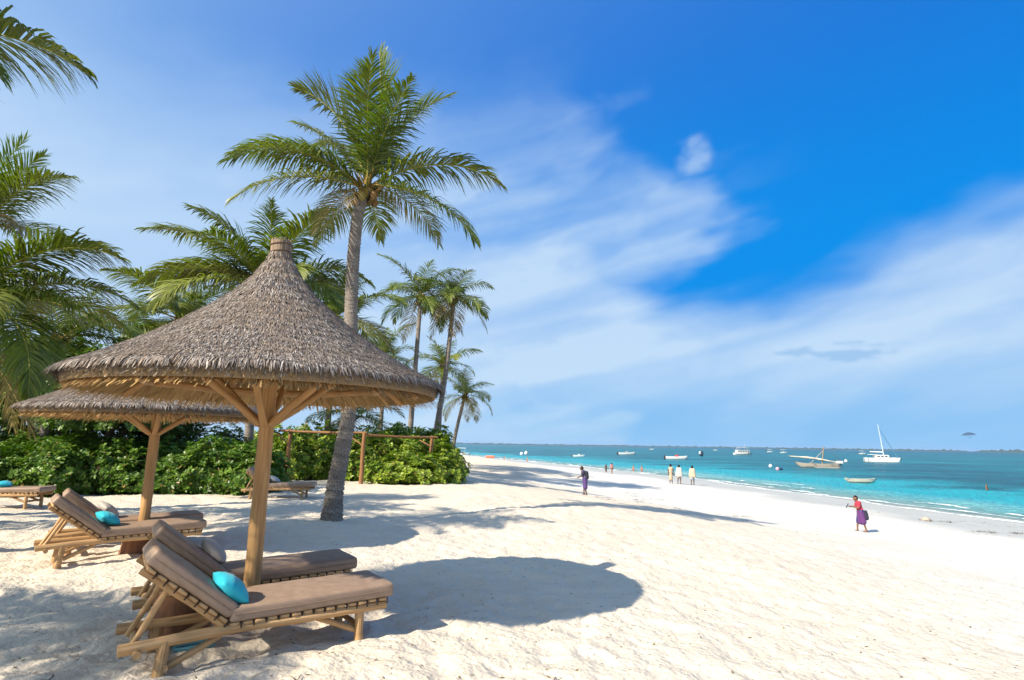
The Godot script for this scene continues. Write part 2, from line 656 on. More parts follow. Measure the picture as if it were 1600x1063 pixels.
func _ready() -> void:
	# camera
	var cam := Camera3D.new()
	cam.name = "camera"
	add_child(cam)
	cam.position = Vector3(0, EYE_Y, 0)
	cam.basis = Basis(Vector3.RIGHT, deg_to_rad(10.27)) * Basis(Vector3.BACK, deg_to_rad(0.86))
	cam.fov = rad_to_deg(2.0 * atan(531.5 / 900.0))
	cam.near = 0.1
	cam.far = 20000.0
	cam.current = true
	# sky and exposure
	var we := WorldEnvironment.new()
	var env := Environment.new()
	env.background_mode = Environment.BG_SKY
	env.tonemap_mode = Environment.TONE_MAPPER_LINEAR
	env.tonemap_exposure = EXPO
	var sky := Sky.new()
	sky.sky_material = make_sky()
	env.sky = sky
	env.fog_enabled = true
	env.fog_density = 0.00007
	env.fog_light_color = Color(0.72, 0.84, 1.0)
	env.sdfgi_enabled = true
	env.ssao_enabled = true
	env.ssil_enabled = true
	we.environment = env
	add_child(we)
	# sun: to the left, a little behind the camera
	var sun := DirectionalLight3D.new()
	sun.name = "sun"
	add_child(sun)
	sun.look_at_from_position(Vector3.ZERO, Vector3(0.766 * 0.804, -0.595, -0.643 * 0.804))
	sun.light_energy = 1.5
	sun.light_color = Color(1.0, 0.955, 0.87)
	sun.light_angular_distance = 0.53
	sun.shadow_enabled = true

	rng.seed = 4711
	ground_noise = noise(0.13, 101, 3)
	lump_noise = noise(0.75, 102, 3)
	foot_noise = noise(2.3, 103, 1, FastNoiseLite.TYPE_CELLULAR)
	foot_noise.cellular_return_type = FastNoiseLite.RETURN_DISTANCE
	make_materials()
	print("materials ", Time.get_ticks_msec())
	build_sand()
	print("sand ", Time.get_ticks_msec())
	build_sea()
	print("sea ", Time.get_ticks_msec())
	build_palapas()
	build_loungers()
	build_palms()
	print("palms ", Time.get_ticks_msec())
	build_bushes()
	build_fence()
	print("plants ", Time.get_ticks_msec())
	build_boats()
	build_people()
	print("people ", Time.get_ticks_msec())
	build_litter()
	print("done ", Time.get_ticks_msec())


# ---------------------------------------------------------------- logs and palapas
func log_geo(a: Vector3, b: Vector3, r0: float, r1: float, sd: int, base: Color, bend := 0.012, sides := 9, segs := 7) -> Geo:
	var r := RandomNumberGenerator.new()
	r.seed = sd
	var g := Geo.new()
	var pts := []
	var rads := []
	var cols := []
	var L := (b - a).length()
	var off := Vector3(r.randf_range(-1, 1), r.randf_range(-1, 1), r.randf_range(-1, 1)) * bend * L
	for k in segs + 1:
		var t := float(k) / segs
		pts.append(a.lerp(b, t) + off * sin(t * PI) + off.cross(b - a) / maxf(L, 0.01) * 0.5 * sin(t * TAU))
		rads.append(lerpf(r0, r1, t) * (1.0 + r.randf_range(-0.06, 0.06)))
		cols.append(base * r.randf_range(0.86, 1.14))
	g.tube(pts, rads, sides, 0.05, sd, cols)
	return g


func roof_point(r: float, th: float) -> Vector3:
	# outer surface of the thatch, from the cap down to the rim
	var y := table(r, [0.0, 0.10, 0.17, 0.28, 0.45, 0.70, 1.0, 1.35, 1.65, 1.93], [3.9, 3.80, 3.66, 3.49, 3.30, 3.09, 2.87, 2.65, 2.49, 2.36])
	return Vector3(cos(th) * r, y, sin(th) * r)


func make_palapa(label: String) -> Node3D:
	var root := thing("thatched_umbrella", label, "beach umbrella", Vector3.ZERO, 0.0, "thatched sun umbrellas on the beach")
	var wood := Color(0.54, 0.33, 0.15)
	part("post", log_geo(Vector3(0, -0.25, 0), Vector3(0.02, 2.95, 0.0), 0.088, 0.076, 3, wood, 0.006, 14, 14).mesh(M.wood), root)
	for k in 6:
		var th := TAU * (k + 0.35) / 6.0
		var d := Vector3(cos(th), 0, sin(th))
		part("strut", log_geo(d * 0.07 + Vector3(0, 1.93, 0), d * 0.95 + Vector3(0, 2.56, 0), 0.041, 0.035, 20 + k, wood * 0.95, 0.02).mesh(M.wood), root)
	for k in 8:
		var th := TAU * (k + 0.1) / 8.0
		var d := Vector3(cos(th), 0, sin(th))
		part("rafter", log_geo(d * 0.1 + Vector3(0, 3.30, 0), d * 1.70 + Vector3(0, 2.22, 0), 0.04, 0.034, 40 + k, wood * 0.9, 0.012).mesh(M.wood), root)
		var th2 := TAU * (k + 1.1) / 8.0
		var d2 := Vector3(cos(th2), 0, sin(th2))
		part("ring_beam", log_geo(d * 1.34 + Vector3(0, 2.345, 0) - d2 * 0.05, d2 * 1.34 + Vector3(0, 2.355, 0) + d2 * 0.03, 0.042, 0.036, 60 + k, wood, 0.014).mesh(M.wood), root)
	# thatch body: outer cone, rim and underside
	var g := Geo.new()
	var N := 96
	var rr := [0.09, 0.2, 0.38, 0.6, 0.8, 1.05, 1.25, 1.45, 1.65, 1.80, 1.89]
	var wob := noise(1.2, 77, 3)
	var first := 0
	for k in rr.size():
		for j in N + 1:
			var th := TAU * j / N
			var p := roof_point(rr[k], th)
			var q := wob.get_noise_3d(cos(th) * 2.0, rr[k] * 3.0, sin(th) * 2.0)
			g.col = Color(0.235, 0.19, 0.155)
			g.vert(p + Vector3(0, -0.012 + 0.02 * q, 0), Vector3(cos(th) * 0.5, 0.85, sin(th) * 0.5), Vector2(th * 3.0, rr[k]))
	for j in N + 1:
		var th := TAU * j / N
		g.col = Color(0.24, 0.17, 0.10)
		g.vert(Vector3(cos(th) * 1.86, 2.23, sin(th) * 1.86), Vector3(cos(th), -0.3, sin(th)).normalized(), Vector2(th * 3.0, 2.1))
	for k in rr.size():
		for j in N:
			var a := k * (N + 1) + j
			g.face(a, a + 1, a + N + 2)
			g.face(a, a + N + 2, a + N + 1)
	first = g.v.size()
	var ur := [1.86, 1.45, 1.0, 0.5, 0.1]
	var uy := [2.23, 2.43, 2.68, 3.0, 3.35]
	for k in ur.size():
		for j in N + 1:
			var th := TAU * j / N
			g.col = Color(0.42, 0.27, 0.12) * (0.85 + 0.3 * absf(sin(j * 12.9898) * 1.0))
			g.vert(Vector3(cos(th) * ur[k], uy[k], sin(th) * ur[k]), Vector3(-cos(th) * 0.5, -0.85, -sin(th) * 0.5).normalized(), Vector2(th, ur[k]))
	for k in ur.size() - 1:
		for j in N:
			var a := first + k * (N + 1) + j
			g.face(a, a + 1, a + N + 2)
			g.face(a, a + N + 2, a + N + 1)
	var body := part("thatch_roof", g.mesh(M.thatch), root)
	# reeds on the outside, laid in courses, each one a blade
	var r := RandomNumberGenerator.new()
	r.seed = 99
	var pal := [Color(0.20, 0.17, 0.155), Color(0.26, 0.22, 0.20), Color(0.13, 0.108, 0.098), Color(0.35, 0.31, 0.285), Color(0.25, 0.185, 0.14), Color(0.085, 0.07, 0.064), Color(0.46, 0.42, 0.39)]
	var s := Geo.new()
	var tone := noise(0.9, 78, 3)
	for k in 105000:
		var rad := sqrt(lerpf(0.012, 3.65, r.randf()))
		# courses: reeds end in rough rings
		rad = lerpf(rad, snappedf(rad, 0.11) + r.randf_range(-0.02, 0.02), 0.22)
		rad = clampf(rad, 0.10, 1.9)
		var th := r.randf() * TAU
		var p := roof_point(rad, th)
		var q := roof_point(rad + 0.05, th)
		var dn := (q - p).normalized()
		var sd := Vector3(-sin(th), 0, cos(th))
		var up := sd.cross(dn)
		if up.y < 0:
			up = -up
		dn = (dn + sd * r.randf_range(-0.28, 0.28) + up * r.randf_range(-0.03, 0.07)).normalized()
		var L := r.randf_range(0.04, 0.10)
		var w := r.randf_range(0.0022, 0.0048)
		p += up * r.randf_range(0.0, 0.014) - dn * L * 0.5
		var tn := tone.get_noise_3dv(p)
		var c: Color = pal[clampi(int(r.randf() * 7.0), 0, 6)]
		c = c.lerp(Color(0.235, 0.182, 0.145), clampf(0.25 + tn * 1.3, 0.0, 0.6))
		s.col = c * r.randf_range(0.75, 1.25)
		var m := p + dn * L * 0.6 + up * 0.006
		var e := p + dn * L
		var n1 := (up + sd * r.randf_range(-0.5, 0.5)).normalized()
		var i0 := s.vert(p - sd * w, n1)
		s.vert(p + sd * w, n1)
		s.vert(m + sd * w * 0.9, n1)
		s.vert(m - sd * w * 0.9, n1)
		s.vert(e, n1)
		s.face(i0, i0 + 1, i0 + 2)
		s.face(i0, i0 + 2, i0 + 3)
		s.face(i0 + 3, i0 + 2, i0 + 4)
	# the cut rim and the reeds hanging below it
	for k in 20000:
		var th := r.randf() * TAU
		var rad := r.randf_range(1.81, 1.92)
		var od := Vector3(cos(th), 0, sin(th))
		var sd := Vector3(-sin(th), 0, cos(th))
		var y := lerpf(2.235, 2.38, pow(r.randf(), 0.8))
		var p := od * (rad - 0.05) + Vector3(0, y + 0.03, 0)
		var dn := (od * r.randf_range(0.5, 1.0) + Vector3.DOWN * r.randf_range(0.25, 0.9) + sd * r.randf_range(-0.35, 0.35)).normalized()
		var L := r.randf_range(0.03, 0.085)
		var w := r.randf_range(0.003, 0.006)
		var warm := clampf((2.30 - y) / 0.06, 0.0, 1.0)
		var c: Color = pal[clampi(int(r.randf() * 7.0), 0, 6)]
		s.col = (Color(0.40, 0.26, 0.12) if r.randf() < warm * 0.8 else c) * r.randf_range(0.75, 1.25)
		var n1 := od
		var i0 := s.vert(p - sd * w, n1)
		s.vert(p + sd * w, n1)
		s.vert(p + dn * L + sd * w * 0.7, n1)
		s.vert(p + dn * L - sd * w * 0.7, n1)
		s.face(i0, i0 + 1, i0 + 2)
		s.face(i0, i0 + 2, i0 + 3)
	# top reeds that bend over the edge
	for k in 14000:
		var th := r.randf() * TAU
		var rad := r.randf_range(1.76, 1.93)
		var p := roof_point(rad, th) + Vector3(0, r.randf_range(0.0, 0.015), 0)
		var od := Vector3(cos(th), 0, sin(th))
		var sd := Vector3(-sin(th), 0, cos(th))
		var dn := (od * r.randf_range(0.5, 0.9) + Vector3.DOWN * 0.45 + sd * r.randf_range(-0.25, 0.25)).normalized()
		var L := r.randf_range(0.05, 0.14)
		var w := r.randf_range(0.0025, 0.005)
		var m := p + dn * L * 0.5
		var e := m + (dn + Vector3.DOWN * r.randf_range(0.4, 1.1)).normalized() * L * 0.5
		var c: Color = pal[clampi(int(r.randf() * 7.0), 0, 6)]
		s.col = c * r.randf_range(0.75, 1.25)
		var n1 := (od * 0.6 + Vector3.UP * 0.8).normalized()
		var i0 := s.vert(p - sd * w, n1)
		s.vert(p + sd * w, n1)
		s.vert(m + sd * w, n1)
		s.vert(m - sd * w, n1)
		s.vert(e + sd * w * 0.5, od)
		s.vert(e - sd * w * 0.5, od)
		s.face(i0, i0 + 1, i0 + 2)
		s.face(i0, i0 + 2, i0 + 3)
		s.face(i0 + 3, i0 + 2, i0 + 4)
		s.face(i0 + 3, i0 + 4, i0 + 5)
	# straw seen from below
	for k in 9000:
		var th := r.randf() * TAU
		var rad := sqrt(r.randf_range(0.1, 3.35))
		var od := Vector3(cos(th), -0.62, sin(th)).normalized()
		var sd := Vector3(-sin(th), 0, cos(th))
		var y := table(rad, [0.1, 0.5, 1.0, 1.45, 1.86], [3.35, 3.0, 2.68, 2.43, 2.23]) - r.randf_range(0.004, 0.02)
		var p := Vector3(cos(th) * rad, y, sin(th) * rad)
		var dn := (od + sd * r.randf_range(-0.15, 0.15) + Vector3.DOWN * r.randf_range(0.0, 0.1)).normalized()
		var L := r.randf_range(0.1, 0.3)
		if rad > 1.65:
			L = r.randf_range(0.06, 0.15)
			dn = (dn + Vector3.DOWN * 0.1).normalized()
		var w := r.randf_range(0.004, 0.009)
		s.col = Color(0.46, 0.30, 0.135) * r.randf_range(0.55, 1.3)
		var n1 := Vector3(-cos(th) * 0.5, -0.85, -sin(th) * 0.5)
		var i0 := s.vert(p - sd * w, n1)
		s.vert(p + sd * w, n1)
		s.vert(p + dn * L + sd * w * 0.6, n1)
		s.vert(p + dn * L - sd * w * 0.6, n1)
		s.face(i0, i0 + 2, i0 + 1)
		s.face(i0, i0 + 3, i0 + 2)
	var reeds := part("thatch_reeds", s.mesh(M.thatch), body)
	reeds.set_meta("kind", "stuff")
	# cap: a bundle of reeds bound round the top
	var cg := Geo.new()
	for k in 60:
		var th := TAU * k / 60.0
		var d := Vector3(cos(th), 0, sin(th))
		var hh := 3.93 + r.randf_range(-0.015, 0.025)
		cg.col = Color(0.27, 0.20, 0.15) * r.randf_range(0.6, 1.25)
		cg.tube([d * 0.13 + Vector3(0, 3.72, 0), d * 0.108 + Vector3(0, 3.80, 0), d * 0.112 + Vector3(0, hh, 0)], [0.010, 0.009, 0.008], 5)
	cg.col = Color(0.22, 0.16, 0.11)
	cg.tube([Vector3(0, 3.6, 0), Vector3(0, 3.9, 0)], [0.115, 0.10], 20)
	var cap := part("thatch_cap", cg.mesh(M.thatch), root)
	var bg := Geo.new()
	bg.col = Color(0.12, 0.085, 0.06)
	for y in [3.80, 3.885]:
		var pts := []
		var rads := []
		for k in 25:
			var th := TAU * k / 24.0
			pts.append(Vector3(cos(th) * 0.124, y + 0.008 * sin(th * 2.0), sin(th) * 0.124))
			rads.append(0.006)
		bg.tube(pts, rads, 5)
	part("binding", bg.mesh(M.matte), cap)
	return root


func build_palapas() -> void:
	var p := make_palapa("tall thatched umbrella shading the loungers with taupe cushions and turquoise pillow by the open sand")
	p.position = Vector3(-2.57, ground_y(-2.57, -6.1) + 0.03, -6.1)
	p.scale = Vector3(0.94, 1.0, 0.94)
	var q := copy_of(p, Vector3(-6.1, ground_y(-6.1, -10.0) + 0.1, -10.0), 25.0, "thatched umbrella partly hidden by the other umbrella's roof, close to the dark green hedge")
	q.scale = Vector3(0.97, 0.93, 0.97)


# ---------------------------------------------------------------- loungers
func make_lounger() -> Node3D:
	# lies along x, head at -x; base on the sand at y = 0
	var root := thing("sun_lounger", "", "sun lounger", Vector3.ZERO, 0.0, "wooden loungers under the thatched umbrellas")
	var wood := Color(0.52, 0.335, 0.17)
	var W := 0.29
	for s in [-1.0, 1.0]:
		part("side_rail", log_geo(Vector3(-1.05, 0.235, W * s), Vector3(1.04, 0.285, W * s), 0.042, 0.036, 5 + int(s), wood, 0.008, 10, 10).mesh(M.wood), root)
		part("leg", log_geo(Vector3(-0.78, -0.09, W * s * 1.04), Vector3(-0.75, 0.26, W * s * 1.0), 0.048, 0.042, 9 + int(s), wood * 0.9).mesh(M.wood), root)
		part("leg", log_geo(Vector3(0.80, -0.09, W * s * 1.04), Vector3(0.79, 0.28, W * s), 0.042, 0.038, 12 + int(s), wood * 0.95).mesh(M.wood), root)
		part("brace", log_geo(Vector3(-0.72, 0.06, W * s * 0.9), Vector3(-0.36, 0.225, W * s * 0.9), 0.03, 0.026, 15 + int(s), wood * 0.9).mesh(M.wood), root)
		part("brace", log_geo(Vector3(0.76, 0.10, W * s * 0.9), Vector3(0.42, 0.245, W * s * 0.9), 0.028, 0.026, 18 + int(s), wood * 0.9).mesh(M.wood), root)
		# hinged backrest rail and the stick that props it
		part("back_rail", log_geo(Vector3(-0.34, 0.30, W * 0.93 * s), Vector3(-0.96, 0.79, W * 0.93 * s), 0.034, 0.030, 21 + int(s), wood, 0.008).mesh(M.wood), root)
		part("prop_stick", log_geo(Vector3(-0.76, 0.62, W * 0.72 * s), Vector3(-0.98, 0.20, W * 0.72 * s), 0.026, 0.022, 24 + int(s), wood * 1.05).mesh(M.wood), root)
	part("cross_bar", log_geo(Vector3(-0.93, 0.20, -W - 0.07), Vector3(-0.93, 0.20, W + 0.07), 0.034, 0.03, 31, wood * 0.95).mesh(M.wood), root)
	part("cross_bar", log_geo(Vector3(-0.74, 0.07, -W - 0.05), Vector3(-0.74, 0.07, W + 0.05), 0.03, 0.028, 32, wood * 0.9).mesh(M.wood), root)
	part("cross_bar", log_geo(Vector3(0.79, 0.12, -W - 0.03), Vector3(0.79, 0.12, W + 0.03), 0.028, 0.026, 33, wood * 0.9).mesh(M.wood), root)
	var slats := []
	for k in 3:
		var sg := Geo.new()
		sg.col = wood * [0.95, 0.85, 1.03][k]
		sg.puff(Vector3(0.084, 0.032, W * 2.0 + 0.07 + 0.012 * k), 0.012, 5, 0.004, 0.006, noise(9.0, 50 + k, 2))
		slats.append(sg.mesh(M.wood))
	var rope := Geo.new()
	rope.col = Color(0.05, 0.035, 0.03)
	rope.tube([Vector3(0.0485, -0.04, 0), Vector3(0.0485, -0.01, 0.004), Vector3(0.0485, 0.015, 0)], [0.006, 0.0065, 0.006], 6)
	var rope_mesh := rope.mesh(M.matte)
	for k in 14:
		var x := -0.27 + k * 0.097
		var y := lerpf(0.303, 0.334, (x + 0.27) / 1.3) + 0.006
		var sl := part("slat", slats[k % 3], root, Vector3(x, y, 0))
		for s in [-1.0, 1.0]:
			part("lashing", rope_mesh, sl, Vector3(0, 0, (W + 0.038) * s))
	var ba := (Vector3(-0.96, 0.79, 0) - Vector3(-0.34, 0.30, 0))
	var bn := Vector3(ba.y, -ba.x, 0).normalized()
	for k in 8:
		var p := Vector3(-0.34, 0.30, 0) + ba * (0.07 + 0.1235 * k) + bn * 0.036
		var sl := part("slat", slats[(k + 1) % 3], root, p)
		sl.rotation.z = atan2(-ba.y, -ba.x)
		for s in [-1.0, 1.0]:
			part("lashing", rope_mesh, sl, Vector3(0, 0, (W + 0.03) * s))
	var wr := noise(2.6, 61, 3)
	var taupe := Color(0.33, 0.235, 0.17)
	var g := Geo.new()
	g.col = taupe
	g.puff(Vector3(1.41, 0.125, 0.67), 0.03, 24, 0.010, 0.005, wr)
	var seat := part("seat_cushion", g.mesh(M.vinyl), root, Vector3(0.395, 0.400, 0))
	seat.rotation.z = atan2(0.03, 1.24)
	var g2 := Geo.new()
	g2.col = taupe
	g2.puff(Vector3(0.80, 0.125, 0.67), 0.03, 24, 0.010, 0.005, wr)
	var back := part("back_cushion", g2.mesh(M.vinyl), root, Vector3(-0.34, 0.30, 0) + ba * 0.53 + bn * 0.117)
	back.rotation.z = atan2(-ba.y, -ba.x)
	# piping along the long edges
	for pr in [[seat, 1.34], [back, 0.73]]:
		for s in [-1.0, 1.0]:
			var pg := Geo.new()
			pg.col = taupe * 0.8
			var pts := []
			var rads := []
			for k in 9:
				pts.append(Vector3(lerpf(-0.5, 0.5, k / 8.0) * pr[1], 0.0, s * (0.336 + 0.010 * (1.0 - pow(absf(k - 4.0) / 4.0, 2.0)))))
				rads.append(0.005)
			pg.tube(pts, rads, 6)
			part("piping", pg.mesh(M.vinyl), pr[0])
	return root


func pillow_mesh(w: float, h: float, t: float, c: Color, sd: int) -> ArrayMesh:
	var g := Geo.new()
	var nz := noise(7.0, sd, 3)
	var crease := noise(3.0, sd + 5, 2)
	var N := 26
	for side in [1.0, -1.0]:
		var first := g.v.size()
		for a in N + 1:
			for b in N + 1:
				var u := 2.0 * a / N - 1.0
				var q := 2.0 * b / N - 1.0
				var x := u * w * 0.5 * sqrt(1.0 - 0.14 * q * q)
				var y := q * h * 0.5 * sqrt(1.0 - 0.14 * u * u)
				var th := t * 0.5 * pow(maxf(0.0, 1.0 - pow(absf(u), 2.6)), 0.62) * pow(maxf(0.0, 1.0 - pow(absf(q), 2.6)), 0.62)
				var fold := 1.0 + 0.13 * nz.get_noise_2d(x * (0.6 + 2.5 * (1.0 - absf(u))), y * 2.5 + side * 3.0) + 0.1 * crease.get_noise_2d(x, y)
				g.col = c
				g.vert(Vector3(x, y, side * th * fold), Vector3(0, 0, side), Vector2(u, q) * 2.0)
		for a in N:
			for b in N:
				var k0 := first + a * (N + 1) + b
				if side > 0:
					g.face(k0, k0 + N + 1, k0 + N + 2)
					g.face(k0, k0 + N + 2, k0 + 1)
				else:
					g.face(k0, k0 + N + 2, k0 + N + 1)
					g.face(k0, k0 + 1, k0 + N + 2)
	g.renormal()
	return g.mesh(M.cloth)


func pillow(label: String, lounger: Node3D, at: Vector3, lean: float, roll: float, m: ArrayMesh) -> void:
	# lies against the backrest: its face points up and towards the foot end
	var o := MeshInstance3D.new()
	o.name = numbered("pillow")
	o.mesh = m
	add_child(o)
	var nn := Vector3(sin(lean), cos(lean), 0.0)
	var y := Vector3(-cos(lean), sin(lean), 0.0)
	var b := Basis(y.cross(nn), y, nn) * Basis(Vector3.BACK, roll)
	o.transform = lounger.transform * Transform3D(b, at)
	tag(o, label, "pillow", "scatter pillows on the loungers")


func stump(label: String, at: Vector3, r: float, h: float) -> void:
	var g := Geo.new()
	var rr := RandomNumberGenerator.new()
	rr.seed = int(at.x * 100.0)
	var pts := []
	var rads := []
	for k in 7:
		pts.append(Vector3(0, -0.06 + (h + 0.06) * k / 6.0, 0))
		rads.append(r * (1.06 - 0.05 * k / 6.0 + rr.randf_range(-0.015, 0.015)))
	g.col = Color(0.25, 0.125, 0.07)
	g.tube(pts, rads, 22, 0.03, 4)
	var o := thing("stump_table", label, "side table", at, 0.0, "wooden stump tables between the loungers")
	part("stump", g.mesh(M.wood), o)
	var tg := Geo.new()
	tg.col = Color(0.34, 0.19, 0.10)
	tg.tube([Vector3(0, h + 0.004, 0), Vector3(0, h + 0.035, 0)], [r * 1.05, r * 1.04], 26, 0.02, 6)
	part("table_top", tg.mesh(M.wood), o)


func build_loungers() -> void:
	var l0 := make_lounger()
	var spots := [
		[Vector3(-2.175, 0, -5.43), 34.5, "taupe cushioned log lounger with turquoise pillow, beside the tall umbrella's post and the open sand"],
		[Vector3(-2.83, 0, -6.62), 34.0, "taupe cushioned lounger with grey pillow, passing behind the tall umbrella's post"],
		[Vector3(-5.98, 0, -9.32), 40.0, "taupe lounger with turquoise pillow in front of the umbrella near the hedge"],
		[Vector3(-6.50, 0, -10.22), 38.0, "taupe lounger with grey pillow passing behind the post of the umbrella near the hedge"],
		[Vector3(-13.0, 0, -15.2), 8.0, "lounger cut off by the picture edge at the foot of the dark hedge"],
		[Vector3(-7.35, 0, -18.9), 6.0, "distant lounger with blue pillows standing near the bright green bushes"]]
	var made := []
	for k in spots.size():
		var p: Vector3 = spots[k][0]
		p.y = base_ground(p.x, p.z) + 0.02
		var o: Node3D = l0 if k == 0 else copy_of(l0, p, spots[k][1])
		o.position = p
		o.rotation_degrees.y = spots[k][1]
		o.set_meta("label", spots[k][2])
		made.append(o)
	var tq := pillow_mesh(0.40, 0.30, 0.17, Color(0.012, 0.40, 0.53), 3)
	var gr := pillow_mesh(0.38, 0.34, 0.15, Color(0.45, 0.42, 0.40), 8)
	pillow("turquoise satin pillow on the lounger beside the open sand", made[0], Vector3(-0.29, 0.555, 0.12), 0.7, 0.12, tq)
	pillow("grey pillow leaning on the lounger behind the tall umbrella's post", made[1], Vector3(-0.36, 0.62, 0.0), 0.85, -0.2, gr)
	pillow("turquoise pillow on the front lounger of the umbrella near the hedge", made[2], Vector3(-0.22, 0.565, 0.02), 0.45, 0.2, tq)
	pillow("pale grey pillow on the rear lounger of the umbrella near the hedge", made[3], Vector3(-0.30, 0.59, 0.0), 0.7, 0.5, gr)
	pillow("turquoise pillow on the lounger cut off by the picture edge", made[4], Vector3(0.1, 0.53, 0.05), 0.1, 0.5, tq)
	pillow("turquoise pillow on the distant lounger near the bright bushes", made[5], Vector3(-0.42, 0.66, 0.1), 0.8, 0.1, tq)
	pillow("grey blue pillow on the distant lounger near the bright bushes", made[5], Vector3(-0.18, 0.56, -0.05), 0.5, -0.3, gr)
	var c := Vector3(-3.02, 0, -5.72)
	stump("reddish wooden stump table between the two loungers of the tall umbrella", c, 0.24, 0.42)
	stump("brown wooden stump table between the loungers of the umbrella near the hedge", Vector3(-6.02, 0, -9.78), 0.22, 0.34)
	# folded towel lying on the sand under the near lounger
	var g := Geo.new()
	g.col = Color(0.10, 0.28, 0.34)
	for k in 2:
		var q := Geo.new()
		q.col = g.col * (1.0 - 0.06 * k)
		q.puff(Vector3(0.32 - 0.01 * k, 0.05, 0.24 - 0.008 * k), 0.022, 10, 0.006, 0.006, noise(5.0, 66 + k, 2))
		var base := g.v.size()
		for j in q.v.size():
			g.v.push_back(q.v[j] + Vector3(0.004 * k, 0.03 + 0.05 * k, 0.003 * k))
			g.n.push_back(q.n[j])
			g.c.push_back(q.c[j])
			g.t.push_back(q.t[j])
		for j in q.i.size():
			g.i.push_back(q.i[j] + base)
	var tw := MeshInstance3D.new()
	tw.name = "folded_towel"
	tw.mesh = g.mesh(M.cloth)
	add_child(tw)
	tw.position = Vector3(-2.72, 0.03, -5.38)
	tw.rotation_degrees.y = 34.0
	tag(tw, "folded blue towel lying on the sand beneath the near lounger", "towel")


# ---------------------------------------------------------------- palms
func frond_mesh(L: float, el0: float, el1: float, sd: int, dry := 0.0, dens := 1.0, droop := 0.8, bend := 0.0, twist := 0.0) -> ArrayMesh:
	var r := RandomNumberGenerator.new()
	r.seed = sd
	var g := Geo.new()
	var N := 16
	var pts := []
	var fw := []
	var p := Vector3.ZERO
	var yaw := 0.0
	for k in N + 1:
		var t := float(k) / N
		var el := deg_to_rad(lerpf(el0, el1, pow(t, 1.35)))
		yaw = deg_to_rad(bend) * t * t
		var d := Vector3(cos(el) * cos(yaw), sin(el), cos(el) * sin(yaw))
		pts.append(p)
		fw.append(d)
		p += d * L / N
	var green := Color(0.09, 0.145, 0.020)
	var lime := Color(0.27, 0.265, 0.042)
	var brown := Color(0.26, 0.165, 0.075)
	var age := clampf(r.randf_range(0.0, 0.55), 0.0, 1.0)
	var rach := lime.lerp(brown, dry) * 1.25
	var rads := []
	var cols := []
	for k in N + 1:
		var t := float(k) / N
		rads.append(lerpf(0.034, 0.005, pow(t, 0.7)) * (L / 3.5) * (1.7 if k == 0 else 1.0))
		cols.append(Color(0.42, 0.26, 0.07).lerp(rach, smoothstep(0.02, 0.2, t)))
	g.tube(pts, rads, 5, 0.0, sd, cols)
	var spacing := 0.034 / dens
	var cnt := int(L * 0.9 / spacing)
	for k in cnt:
		var t := lerpf(0.11, 1.0, float(k) / cnt)
		var x := t * N
		var k0 := mini(int(x), N - 1)
		var q: Vector3 = pts[k0].lerp(pts[k0 + 1], x - k0)
		var f: Vector3 = fw[k0].lerp(fw[k0 + 1], x - k0).normalized()
		var s := f.cross(Vector3.UP)
		if s.length() < 0.15:
			s = f.cross(Vector3.RIGHT)
		s = s.normalized()
		var u := s.cross(f).normalized()
		if twist != 0.0:
			s = s.rotated(f, twist * t)
			u = u.rotated(f, twist * t)
		var prof := minf(1.0, 0.45 + t * 2.4) * (1.0 - 0.72 * smoothstep(0.55, 1.0, t))
		var ll := (0.31 * L + 0.05) * prof
		var fwd := deg_to_rad(lerpf(28.0, 68.0, t * t))
		for side in [-1.0, 1.0]:
			if r.randf() < 0.05 + dry * 0.25:
				continue
			var lng := ll * r.randf_range(0.82, 1.1)
			var d: Vector3 = (s * side * cos(fwd) + f * sin(fwd) + u * r.randf_range(0.05, 0.38) * (1.0 - dry)).normalized()
			d = (d + Vector3(r.randf_range(-1, 1), r.randf_range(-1, 1), r.randf_range(-1, 1)) * 0.10).normalized()
			var w := r.randf_range(0.017, 0.024) / sqrt(dens) * (L / 3.5) * (1.0 - 0.4 * dry)
			var mixv := clampf(age + r.randf_range(-0.15, 0.2) + 0.18 * t, 0.0, 1.0)
			g.col = green.lerp(lime, mixv * 0.7).lerp(brown, clampf(dry + r.randf_range(-0.12, 0.12), 0.0, 1.0)) * r.randf_range(0.8, 1.2)
			var wv := (f - d * f.dot(d)).normalized()
			var a := q
			var prev := -1
			var dr := droop * r.randf_range(0.8, 1.6)
			for j in 4:
				var nn := wv.cross(d).normalized()
				var ww: float = w * [0.55, 1.0, 0.8, 0.08][j]
				var now := g.vert(a - wv * ww, nn)
				g.vert(a + wv * ww, nn)
				if prev >= 0:
					g.face(prev, prev + 1, now + 1)
					g.face(prev, now + 1, now)
				prev = now
				a += d * lng / 3.0
				d = (d + Vector3.DOWN * dr * 0.42).normalized()
				wv = (wv - d * wv.dot(d)).normalized()
	return g.mesh(M.palm)


